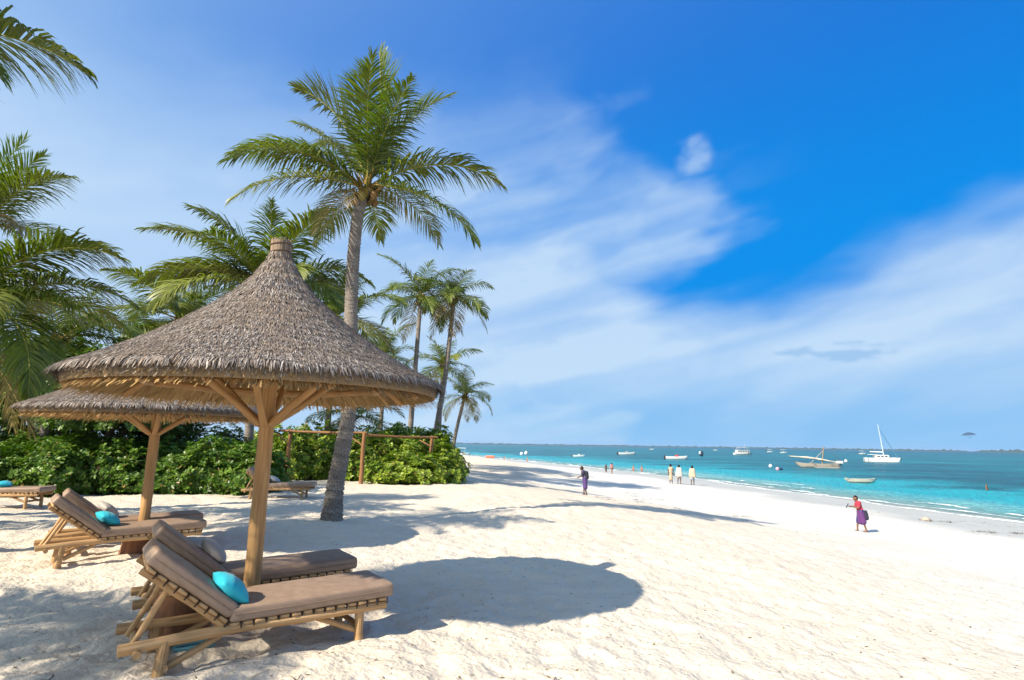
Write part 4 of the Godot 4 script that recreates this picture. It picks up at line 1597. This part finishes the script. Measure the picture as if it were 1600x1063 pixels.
	part("awning", block(Vector3(-3.6, 4.1, -1.6), Vector3(1.8, 4.25, 1.6), white, 0.05).mesh(M.paint), o)
	for k in 4:
		part("awning_post", pole(Vector3(-3.4 + (k % 2) * 5.0, 2.6, -1.5 + (k / 2) * 3.0), Vector3(-3.4 + (k % 2) * 5.0, 4.1, -1.5 + (k / 2) * 3.0), 0.06, 0.06, white).mesh(M.paint), o)
	part("antenna", pole(Vector3(1.0, 4.2, 0), Vector3(1.0, 6.6, 0), 0.05, 0.03, white).mesh(M.paint), o)

	motorboat("speedboat", "white speedboat with red trim moored beyond the walkers in cream wraps", Vector3(54.94, wy, -193.4), -6.0, 7.6, white, false, Color(0.5, 0.06, 0.05))
	motorboat("speedboat", "long white speedboat far out, between the bathers and the horizon", Vector3(54.85, wy, -275.4), 3.0, 8.6, white, false, white * 0.4)
	motorboat("speedboat", "small white motorboat floating past the person in the blue wrap", Vector3(24.86, wy, -211.9), 5.0, 4.9, white, false, white * 0.8)
	motorboat("canopy_boat", "white boat with a flat canopy at the water's edge behind the last bush", Vector3(-17.4, wy, -214.0), 12.0, 6.0, white, true, Color(0.45, 0.10, 0.06))
	float_body("inflatable_raft", "orange red inflatable raft at the water's edge beside the canopy boat", "raft", Vector3(-5.9, wy, -171.0), [["tube", Vector3(0, 0.25, -0.5), Vector3(2.7, 0.5, 0.5), Color(0.62, 0.17, 0.09)], ["tube", Vector3(0, 0.25, 0.5), Vector3(2.7, 0.5, 0.5), Color(0.62, 0.17, 0.09)], ["cover", Vector3(0, 0.6, 0), Vector3(2.5, 0.3, 1.2), Color(0.68, 0.26, 0.17)]])
	float_body("round_float", "dark round float with a white patch near the passenger boat", "float", Vector3(88.03, wy, -270.3), [["body", Vector3(0, 1.1, 0), Vector3(1.9, 2.6, 1.9), Color(0.03, 0.04, 0.06)], ["panel", Vector3(-0.75, 1.5, 0.5), Vector3(0.9, 1.5, 0.9), Color(0.5, 0.55, 0.6)]])
	float_body("marker_float", "small pink and dark blue float near the outrigger sailboat", "float", Vector3(50.63, wy, -110.98), [["body", Vector3(-0.25, 0.25, 0), Vector3(0.6, 0.65, 0.6), Color(0.75, 0.35, 0.4)], ["base", Vector3(0.35, 0.18, 0), Vector3(0.8, 0.45, 0.5), Color(0.02, 0.03, 0.08)]])
	for b in [[57.08, -129.0, 0.7, "white buoy between the pink float and the outrigger sailboat"], [110.36, -193.1, 0.9, "white buoy between the outrigger sailboat and the catamaran"], [4.5, -233.4, 1.3, "pair of white buoys off the canopy boat"], [6.74, -250.4, 1.5, "pair of white buoys off the canopy boat"]]:
		float_body("mooring_buoy", b[3], "buoy", Vector3(b[0], wy, b[1]), [["ball", Vector3(0, b[2] * 0.3, 0), Vector3(b[2], b[2], b[2]), Color(0.8, 0.8, 0.8)], ["ring", Vector3(0, b[2] * 0.85, 0), Vector3(b[2] * 0.3, b[2] * 0.3, b[2] * 0.3), Color(0.4, 0.4, 0.4)]], "white mooring buoys")
	for f in [[-17.0, 700.0], [13.6, 760.0], [19.3, 820.0], [23.9, 640.0], [25.0, 560.0], [31.0, 600.0]]:
		var ar := deg_to_rad(f[0])
		if f[0] < 0.0:
			continue
		motorboat("distant_boat", "tiny white boat close under the far shore", Vector3(sin(ar) * f[1], wy, -cos(ar) * f[1]), 5.0, 7.0, white, f[0] > 22.0, white * 0.8)

	# a dark kite hanging low over the sea
	var kg := Geo.new()
	kg.col = Color(0.05, 0.09, 0.15)
	var NK := 14
	for side in [1.0, -1.0]:
		var first := kg.v.size()
		for a in NK + 1:
			for b in 7:
				var t := 2.0 * a / NK - 1.0
				var q := b / 6.0
				var ch := 0.75 * (1.0 - t * t * 0.92)
				kg.vert(Vector3(t * 2.0, 0.5 * (1.0 - t * t) + side * 0.05 * sin(q * PI), (q - 0.5) * ch * 2.0), Vector3(0, side, 0))
		for a in NK:
			for b in 6:
				var k0 := first + a * 7 + b
				if side < 0:
					kg.face(k0, k0 + 7, k0 + 8)
					kg.face(k0, k0 + 8, k0 + 1)
				else:
					kg.face(k0, k0 + 8, k0 + 7)
					kg.face(k0, k0 + 1, k0 + 8)
	kg.renormal()
	var ko := thing("kite", "dark lens shaped kite hanging alone in the sky above the sea", "kite", Vector3(163.7, EYE_Y + 5.7, -208.0) , 0.0)
	ko.scale = Vector3.ONE * 1.05
	var cn := part("canopy", kg.mesh(M.matte), ko)
	cn.rotation_degrees = Vector3(38, -30, 6)
	var lines := Geo.new()
	lines.col = Color(0.08, 0.1, 0.14)
	for x in [-1.4, 0.0, 1.4]:
		lines.tube([Vector3(x, 0.1, 0), Vector3(0.1, -1.1, 0.2)], [0.03, 0.03], 4)
	part("bridle", lines.mesh(M.matte), ko)


# ---------------------------------------------------------------- people
func blob(bones: Array, cell: float, kk: float) -> Geo:
	# bones: [a, b, ra, rb, colour]; tapered capsules joined by a smooth minimum, meshed as surface nets
	var lo := Vector3.ONE * 1e9
	var hi := -lo
	for bn in bones:
		var rm := maxf(bn[2], bn[3]) + kk
		for p in [bn[0], bn[1]]:
			lo = lo.min(p - Vector3.ONE * rm)
			hi = hi.max(p + Vector3.ONE * rm)
	lo -= Vector3.ONE * cell * 2.0
	hi += Vector3.ONE * cell * 2.0
	var nx := int((hi.x - lo.x) / cell) + 1
	var ny := int((hi.y - lo.y) / cell) + 1
	var nz := int((hi.z - lo.z) / cell) + 1
	var f := PackedFloat32Array()
	f.resize(nx * ny * nz)
	f.fill(1.0)
	for bn in bones:
		var A: Vector3 = bn[0]
		var B: Vector3 = bn[1]
		var ra: float = bn[2]
		var rb: float = bn[3]
		var ab := B - A
		var l2 := maxf(ab.length_squared(), 1e-9)
		var pad := maxf(ra, rb) + kk + cell * 2.0
		var b0 := ((A.min(B) - Vector3.ONE * pad - lo) / cell).floor()
		var b1 := ((A.max(B) + Vector3.ONE * pad - lo) / cell).ceil()
		for z in range(maxi(0, int(b0.z)), mini(nz, int(b1.z) + 1)):
			for y in range(maxi(0, int(b0.y)), mini(ny, int(b1.y) + 1)):
				for x in range(maxi(0, int(b0.x)), mini(nx, int(b1.x) + 1)):
					var p := lo + Vector3(x, y, z) * cell
					var t := clampf((p - A).dot(ab) / l2, 0.0, 1.0)
					var d := (p - A - ab * t).length() - lerpf(ra, rb, t)
					var at := (z * ny + y) * nx + x
					var e := f[at]
					var h := maxf(kk - absf(e - d), 0.0) / kk
					f[at] = minf(e, d) - h * h * kk * 0.25
	var g := Geo.new()
	var ids := {}
	for z in nz - 1:
		for y in ny - 1:
			for x in nx - 1:
				var at := (z * ny + y) * nx + x
				var neg := 0
				var c := [f[at], f[at + 1], f[at + nx], f[at + nx + 1], f[at + nx * ny], f[at + nx * ny + 1], f[at + nx * ny + nx], f[at + nx * ny + nx + 1]]
				for w in c:
					if w < 0.0:
						neg += 1
				if neg == 0 or neg == 8:
					continue
				var sum := Vector3.ZERO
				var cnt := 0
				for e in [[0, 1], [2, 3], [4, 5], [6, 7], [0, 2], [1, 3], [4, 6], [5, 7], [0, 4], [1, 5], [2, 6], [3, 7]]:
					var u: float = c[e[0]]
					var w: float = c[e[1]]
					if (u < 0.0) != (w < 0.0):
						var t := u / (u - w)
						var p0 := Vector3(e[0] & 1, (e[0] >> 1) & 1, (e[0] >> 2) & 1)
						var p1 := Vector3(e[1] & 1, (e[1] >> 1) & 1, (e[1] >> 2) & 1)
						sum += p0.lerp(p1, t)
						cnt += 1
				var pos := lo + (Vector3(x, y, z) + sum / cnt) * cell
				var gx: float = c[1] + c[3] + c[5] + c[7] - c[0] - c[2] - c[4] - c[6]
				var gy: float = c[2] + c[3] + c[6] + c[7] - c[0] - c[1] - c[4] - c[5]
				var gz: float = c[4] + c[5] + c[6] + c[7] - c[0] - c[1] - c[2] - c[3]
				var best := 1e9
				for bn in bones:
					var ab: Vector3 = bn[1] - bn[0]
					var t := clampf((pos - bn[0]).dot(ab) / maxf(ab.length_squared(), 1e-9), 0.0, 1.0)
					var d: float = (pos - bn[0] - ab * t).length() - lerpf(bn[2], bn[3], t)
					if d < best:
						best = d
						g.col = bn[4]
				ids[at] = g.vert(pos, Vector3(gx, gy, gz).normalized(), Vector2(pos.x, pos.y) * 2.0)
	for z in range(1, nz - 1):
		for y in range(1, ny - 1):
			for x in range(1, nx - 1):
				var at := (z * ny + y) * nx + x
				var s := f[at] < 0.0
				for ax in 3:
					var o1: int = [1, nx, nx * ny][ax]
					if s == (f[at + o1] < 0.0):
						continue
					var u: int = [nx, nx * ny, 1][ax]
					var w: int = [nx * ny, 1, nx][ax]
					var q := [at, at - u, at - u - w, at - w]
					if not (ids.has(q[0]) and ids.has(q[1]) and ids.has(q[2]) and ids.has(q[3])):
						continue
					if s:
						g.face(ids[q[0]], ids[q[1]], ids[q[2]])
						g.face(ids[q[0]], ids[q[2]], ids[q[3]])
					else:
						g.face(ids[q[0]], ids[q[2]], ids[q[1]])
						g.face(ids[q[0]], ids[q[3]], ids[q[2]])
	return g


func person(label: String, at: Vector3, turn: float, H: float, o: Dictionary) -> Node3D:
	# faces +x; o holds pose and clothing
	var root := thing("person", label, "person", at, turn, o.get("group", "people on the beach"))
	var k := H / 1.7
	var skin: Color = o.get("skin", Color(0.19, 0.095, 0.055))
	var st: float = o.get("stoop", 0.0)
	var step: float = o.get("step", 0.12)
	var pel := Vector3(0, 0.93, 0)
	var chest := Vector3(0.02 + st * 0.8, 1.27, 0)
	var neck := Vector3(0.02 + st * 1.25, 1.455 - st * 0.2, 0)
	var head := Vector3(0.05 + st * 1.9, 1.60 - st * 0.55, 0)
	var bones := []
	bones.append([pel + Vector3(0, 0.02, -0.055), pel + Vector3(0, 0.02, 0.055), 0.115, 0.115, skin])
	bones.append([pel, chest, 0.115, 0.12, skin])
	bones.append([chest + Vector3(0, 0.06, -0.09), chest + Vector3(0, 0.06, 0.09), 0.10, 0.10, skin])
	bones.append([chest + Vector3(0, 0.1, 0), neck, 0.07, 0.052, skin])
	bones.append([neck, head, 0.05, 0.06, skin])
	bones.append([head + Vector3(-0.015, 0.025, 0), head + Vector3(0.015, -0.03, 0), 0.094, 0.075, skin])
	bones.append([head + Vector3(0.085, -0.005, 0), head + Vector3(0.108, -0.03, 0), 0.012, 0.016, skin])
	for s in [-1.0, 1.0]:
		bones.append([head + Vector3(-0.01, -0.02, 0.088 * s), head + Vector3(-0.015, 0.02, 0.094 * s), 0.014, 0.017, skin])
	var legs := [[1.0, step], [-1.0, -step]]
	for l in legs:
		var s: float = l[0]
		var fx: float = l[1]
		var hip := pel + Vector3(0, -0.04, 0.085 * s)
		var knee := Vector3(fx * 0.55 + 0.04, 0.49, 0.09 * s)
		var ank := Vector3(fx, 0.085, 0.09 * s)
		bones.append([hip, knee, 0.085, 0.055, skin])
		bones.append([knee, ank, 0.056, 0.036, skin])
		bones.append([ank + Vector3(-0.03, -0.04, 0), ank + Vector3(0.15, -0.055, 0.015 * s), 0.036, 0.026, o.get("shoe", skin)])
	var hands := []
	for s in [-1.0, 1.0]:
		var key := "arm_r" if s > 0 else "arm_l"
		var sh := chest + Vector3(0.0, 0.115, 0.175 * s)
		var el: Vector3 = sh + o.get(key, [Vector3(-0.03, -0.27, 0.05), Vector3(0.05, -0.23, 0.02)])[0] * Vector3(1, 1, s)
		var ha: Vector3 = el + o.get(key, [Vector3(-0.03, -0.27, 0.05), Vector3(0.05, -0.23, 0.02)])[1] * Vector3(1, 1, s)
		bones.append([sh, el, 0.052, 0.041, skin])
		bones.append([el, ha, 0.04, 0.028, skin])
		var dd := (ha - el).normalized()
		bones.append([ha, ha + dd * 0.07, 0.032, 0.034, skin])
		hands.append([ha + dd * 0.07, dd, s])
	for q in bones:
		q[0] = q[0] * k
		q[1] = q[1] * k
		q[2] *= k
		q[3] *= k
	var g := blob(bones, o.get("cell", 0.026), 0.05 * k)
	for h in hands:
		var dd: Vector3 = h[1]
		var sd := dd.cross(Vector3.UP)
		sd = sd.normalized() if sd.length() > 0.2 else Vector3(0, 0, 1)
		var cu := dd.cross(sd).normalized()
		g.col = skin
		for j in 4:
			var b0: Vector3 = h[0] + sd * (j - 1.5) * 0.019
			var L: float = [0.07, 0.08, 0.075, 0.058][j]
			g.tube([b0 * k, (b0 + dd * L * 0.5 + cu * 0.008) * k, (b0 + dd * L + cu * 0.032) * k], [0.0095 * k, 0.009 * k, 0.007 * k], 5)
		var tb: Vector3 = h[0] - dd * 0.045 + sd * 0.03
		g.tube([tb * k, (tb + dd * 0.03 + sd * 0.03) * k, (tb + dd * 0.06 + sd * 0.035) * k], [0.011 * k, 0.01 * k, 0.008 * k], 5)
	part("body", g.mesh(M.skin), root)
	# hair
	var hc: Color = o.get("hair", Color(0.012, 0.01, 0.009))
	var hb := [[head + Vector3(-0.02, 0.05, 0), head + Vector3(-0.045, 0.0, 0), 0.092, 0.085, hc]]
	if o.get("long_hair", false):
		hb.append([head + Vector3(-0.07, 0.0, 0), head + Vector3(-0.10, -0.2, 0), 0.07, 0.045, hc])
	for q in hb:
		q[0] = q[0] * k
		q[1] = q[1] * k
		q[2] *= k
		q[3] *= k
	part("hair", blob(hb, 0.024, 0.03).mesh(M.matte), root)
	# clothes
	for cl in o.get("clothes", []):
		var cb := []
		var c: Color = cl[1]
		match cl[0]:
			"shirt":
				cb.append([pel + Vector3(0, 0.06, -0.05), pel + Vector3(0, 0.06, 0.05), 0.135, 0.135, c])
				cb.append([pel + Vector3(0, 0.05, 0), chest, 0.135, 0.145, c])
				cb.append([chest + Vector3(0, 0.07, -0.1), chest + Vector3(0, 0.07, 0.1), 0.122, 0.122, c])
				for s in [-1.0, 1.0]:
					var key := "arm_r" if s > 0 else "arm_l"
					var sh := chest + Vector3(0.0, 0.115, 0.175 * s)
					var el: Vector3 = sh + o.get(key, [Vector3(-0.03, -0.27, 0.05), Vector3(0.05, -0.23, 0.02)])[0] * Vector3(1, 1, s)
					cb.append([sh, sh.lerp(el, 0.8), 0.075, 0.066, c])
			"wrap":
				var c2: Color = cl[2]
				cb.append([pel + Vector3(0, 0.05, -0.05), pel + Vector3(0, 0.05, 0.05), 0.135, 0.135, c])
				for s in [-1.0, 1.0]:
					cb.append([pel + Vector3(0, 0.0, 0.06 * s), Vector3(step * 0.45 * s, 0.47, 0.10 * s), 0.135, 0.125, c if s > 0 else c2])
				cb.append([pel + Vector3(0.02, 0.0, 0.0), Vector3(0.0, 0.46, 0.0), 0.14, 0.13, c2])
			"shorts":
				cb.append([pel + Vector3(0, 0.04, -0.05), pel + Vector3(0, 0.04, 0.05), 0.13, 0.13, c])
				for s in [-1.0, 1.0]:
					cb.append([pel + Vector3(0, -0.02, 0.08 * s), Vector3(step * 0.35 * s, 0.58, 0.09 * s), 0.105, 0.09, c])
			"cape":
				cb.append([chest + Vector3(-0.02, 0.1, -0.13), chest + Vector3(-0.02, 0.1, 0.13), 0.12, 0.12, c])
				cb.append([chest + Vector3(-0.03, 0.0, -0.1), pel + Vector3(-0.06, -0.12, -0.17), 0.15, 0.14, c])
				cb.append([chest + Vector3(-0.03, 0.0, 0.1), pel + Vector3(-0.06, -0.12, 0.17), 0.15, 0.14, c])
				cb.append([chest + Vector3(-0.05, 0.0, 0.0), pel + Vector3(-0.08, -0.14, 0.0), 0.16, 0.16, c])
			"robe":
				cb.append([chest + Vector3(0, 0.08, -0.1), chest + Vector3(0, 0.08, 0.1), 0.12, 0.12, c])
				cb.append([chest, Vector3(0.0, 0.42, 0.0), 0.15, 0.16, c])
			"bag":
				cb.append([pel + Vector3(-0.18, 0.02, -0.12), pel + Vector3(-0.2, -0.26, -0.1), 0.09, 0.12, c])
			"pack":
				cb.append([chest + Vector3(-0.19, 0.04, 0), chest + Vector3(-0.2, -0.24, 0), 0.11, 0.12, c])
			"trunks":
				cb.append([pel + Vector3(0, 0.0, -0.06), pel + Vector3(0, 0.0, 0.06), 0.13, 0.13, c])
		for q in cb:
			q[0] = q[0] * k
			q[1] = q[1] * k
			q[2] *= k
			q[3] *= k
		part({"shirt": "shirt", "wrap": "wrap_skirt", "shorts": "shorts", "cape": "shoulder_wrap", "robe": "robe", "bag": "bag", "pack": "backpack", "trunks": "swimwear"}[cl[0]], blob(cb, 0.028, 0.05 * k).mesh(M.cloth), root)
	return root


func stand(x: float, z: float) -> Vector3:
	return Vector3(x, ground_y(x, z) - 0.012, z)


func build_people() -> void:
	var p := person("person in red shirt and purple wrap walking with head bowed over a phone", stand(15.6, -26.5), 165.0, 1.56, {"stoop": 0.07, "step": 0.17, "skin": Color(0.17, 0.085, 0.05),
		"arm_l": [Vector3(0.05, -0.25, 0.04), Vector3(0.22, 0.05, -0.04)], "arm_r": [Vector3(0.08, -0.24, 0.03), Vector3(0.2, 0.02, -0.06)],
		"clothes": [["shirt", Color(0.42, 0.03, 0.06)], ["wrap", Color(0.035, 0.035, 0.15), Color(0.11, 0.035, 0.16)], ["bag", Color(0.02, 0.02, 0.05)]]})
	var ph := MeshInstance3D.new()
	ph.name = "phone"
	ph.mesh = block(Vector3(-0.008, -0.11, -0.055), Vector3(0.008, 0.11, 0.055), Color(0.015, 0.015, 0.018), 0.006).mesh(M.paint)
	add_child(ph)
	ph.transform = p.transform * Transform3D(Basis(Vector3.BACK, 0.5), Vector3(0.50, 1.10, 0.03))
	tag(ph, "dark phone held up by the person in the red shirt", "phone")
	person("person in blue violet wrap with dark backpack standing on the dry sand, looking down", stand(4.25, -33.4), 155.0, 1.62, {"stoop": 0.09, "step": 0.11, "skin": Color(0.10, 0.055, 0.035),
		"arm_l": [Vector3(0.05, -0.25, 0.05), Vector3(0.18, -0.08, 0.0)], "arm_r": [Vector3(0.06, -0.25, 0.04), Vector3(0.2, -0.05, -0.05)],
		"clothes": [["shirt", Color(0.06, 0.05, 0.10)], ["wrap", Color(0.035, 0.04, 0.15), Color(0.085, 0.04, 0.17)], ["pack", Color(0.015, 0.017, 0.03)]]})
	person("slim walker in a long beige robe beside the two in cream wraps", stand(16.6, -60.9), 70.0, 1.95, {"step": 0.1, "skin": Color(0.12, 0.07, 0.045), "clothes": [["robe", Color(0.50, 0.36, 0.25)]]})
	person("walker with cream wrap over the shoulders, between the beige robe and the peach wrap", stand(17.3, -60.4), 60.0, 1.92, {"step": 0.14, "skin": Color(0.12, 0.07, 0.045), "clothes": [["cape", Color(0.62, 0.54, 0.46)], ["shorts", Color(0.30, 0.24, 0.24)]]})
	person("walker with peach wrap over the shoulders and pale blue shorts", stand(18.6, -60.2), 65.0, 1.92, {"step": 0.2, "skin": Color(0.12, 0.07, 0.045), "clothes": [["cape", Color(0.58, 0.42, 0.30)], ["shorts", Color(0.45, 0.55, 0.66)]]})
	var tan := Color(0.36, 0.17, 0.11)
	person("bather in dark swimwear standing at the waterline beside the one in pink", stand(13.6, -83.5), 80.0, 1.25, {"step": 0.05, "skin": Color(0.2, 0.1, 0.06), "cell": 0.032, "clothes": [["robe", Color(0.05, 0.04, 0.04)]]})
	person("bather in pink top standing at the waterline", stand(13.9, -80.5), 100.0, 1.5, {"step": 0.1, "skin": tan, "cell": 0.032, "long_hair": true, "clothes": [["shirt", Color(0.50, 0.20, 0.17)], ["trunks", Color(0.06, 0.09, 0.14)]]})
	for b in [[20.6, -98.4, -0.85, "bather with bare back wading waist deep, left of a second one"], [21.55, -96.4, -0.80, "bather wading waist deep in the shallows beside another"], [-1.6, -160.3, -0.70, "swimmer in the shallows near the orange raft"], [4.1, -139.9, -0.55, "bather standing in the shallows near the white buoys"]]:
		person(b[3], Vector3(b[0], WATER_Y + b[2], b[1]), 200.0, 1.75, {"step": 0.08, "skin": tan, "cell": 0.034, "group": "bathers in the sea", "clothes": [["trunks", Color(0.25, 0.06, 0.05)]]})
	person("swimmer with one arm raised, up to the chest in bright turquoise water", Vector3(50.99, WATER_Y - 1.27, -63.2), 150.0, 1.75, {"skin": Color(0.3, 0.17, 0.11), "group": "bathers in the sea", "cell": 0.032, "arm_l": [Vector3(0.05, 0.16, 0.2), Vector3(0.02, 0.2, 0.1)], "clothes": [["trunks", Color(0.05, 0.05, 0.12)]]})


# ---------------------------------------------------------------- litter
func build_litter() -> void:
	var r := RandomNumberGenerator.new()
	r.seed = 808
	# scraps of leaf and weed on the sand
	var g := Geo.new()
	for k in 2600:
		var d := 3.6 * pow(18.0, r.randf())
		var a := deg_to_rad(r.randf_range(-46, 46))
		var x := sin(a) * d
		var z := -cos(a) * d
		if inland(x, z) < 16.0:
			continue
		var y := ground_y(x, z) + 0.004
		var th := r.randf() * TAU
		var L := r.randf_range(0.008, 0.028)
		var dir := Vector3(cos(th), r.randf_range(-0.1, 0.4), sin(th)).normalized() * L
		var sd := Vector3(-sin(th), 0, cos(th)) * L * r.randf_range(0.15, 0.4)
		g.col = Color(0.20, 0.13, 0.07).lerp(Color(0.10, 0.085, 0.05), r.randf()) * r.randf_range(0.7, 1.3)
		var p := Vector3(x, y, z)
		g.quad(p - dir - sd, p + sd - dir * 0.3, p + dir, p - sd * 0.7 + Vector3(0, 0.004, 0))
	# wrack lines: dry weed left by the tide
	var wn := noise(0.12, 901, 3)
	for ln in [[20.5, 20.0, 60.0, 900], [25.5, 22.0, 44.0, 900], [9.0, 24.0, 70.0, 400], [4.0, 22.0, 60.0, 300], [6.5, 22.0, 50.0, 300]]:
		for k in int(ln[3]):
			var d := lerpf(ln[1], ln[2], r.randf())
			if wn.get_noise_2d(d * 2.0, ln[0] * 7.0) < 0.0:
				continue
			var x: float = shore_x(d) - ln[0] + wn.get_noise_2d(d, ln[0]) * 5.0 + r.randfn(0.0, 0.22 if ln[0] > 12.0 else 1.0)
			var y := ground_y(x, -d) + 0.006
			var L := r.randf_range(0.02, 0.075)
			var th := r.randf() * TAU
			var dir := Vector3(cos(th), r.randf_range(0.0, 0.6), sin(th)).normalized() * L
			var sd := Vector3(-sin(th), 0, cos(th)) * L * r.randf_range(0.2, 0.5)
			g.col = Color(0.11, 0.085, 0.05) * r.randf_range(0.6, 1.4)
			var p := Vector3(x, y, -d)
			g.quad(p - dir - sd, p + sd - dir * 0.3, p + dir, p - sd * 0.7 + Vector3(0, 0.01, 0))
	var o := MeshInstance3D.new()
	o.name = "beach_litter"
	o.mesh = g.mesh(M.matte)
	add_child(o)
	tag(o, "scraps of dry leaf and weed scattered over the sand", "litter")
	o.set_meta("kind", "stuff")
	# clumps of weed and stones on the damp sand
	for w in [[23.6, -33.9, 0.16, "pale stone lying among weed on the damp sand"], [24.4, -33.4, 0.13, "dark clump of seaweed beside the pale stone on the damp sand"], [23.0, -28.9, 0.17, "flat brown clump of seaweed further down the damp sand"], [24.6, -29.1, 0.12, "small dark clump of seaweed close to the flat brown one"], [21.3, -36.0, 0.1, "little weed tuft on the damp sand near the person in red"]]:
		var pos := Vector3(w[0], ground_y(w[0], w[1]), w[1])
		var stone: bool = "stone" == w[3].split(" ")[1]
		var c := thing("beach_stone" if stone else "seaweed_clump", w[3], "stone" if stone else "seaweed", pos, r.randf() * 360.0)
		var q := Geo.new()
		if stone:
			q.col = Color(0.42, 0.36, 0.3)
			q.puff(Vector3(0.42, 0.2, 0.3), 0.09, 10, 0.02, 0.06, noise(4.0, 17, 3))
			part("stone", q.mesh(M.matte), c, Vector3(0, 0.06, 0))
		for k in 70:
			var th := r.randf() * TAU
			var rad: float = w[2] * sqrt(r.randf()) * 2.2
			var p := Vector3(cos(th) * rad * 1.6, 0.0, sin(th) * rad)
			var dd: Vector3 = Vector3(r.randf_range(-1, 1), r.randf_range(0.0, 0.7), r.randf_range(-1, 1)).normalized() * w[2] * r.randf_range(0.4, 1.0)
			var sdv: Vector3 = dd.cross(Vector3.UP).normalized() * 0.012
			if k == 0:
				q = Geo.new()
			q.col = Color(0.10, 0.07, 0.04) * r.randf_range(0.6, 1.5)
			q.quad(p - sdv, p + sdv, p + dd + sdv * 0.5, p + dd - sdv * 0.5)
		part("weed", q.mesh(M.matte), c)
	# dry twigs near the camera
	for t in [[-1.55, -4.62, 0.16, "thin dry twig on the sand in front of the near lounger"], [0.35, -4.75, 0.13, "short forked twig on the open sand"], [-3.3, -4.55, 0.12, "dry twig in the dappled shade beside the near lounger"]]:
		var pos := Vector3(t[0], ground_y(t[0], t[1]) + 0.008, t[1])
		var tw := thing("dry_twig", t[3], "twig", pos, r.randf() * 360.0)
		part("stick", log_geo(Vector3(-t[2], 0, 0), Vector3(t[2], 0.01, 0.02), 0.006, 0.003, 5, Color(0.16, 0.11, 0.07), 0.06, 5).mesh(M.wood), tw)
		part("side_shoot", log_geo(Vector3(0, 0.0, 0), Vector3(t[2] * 0.5, 0.03, 0.07), 0.004, 0.002, 6, Color(0.16, 0.11, 0.07), 0.06, 5).mesh(M.wood), tw)
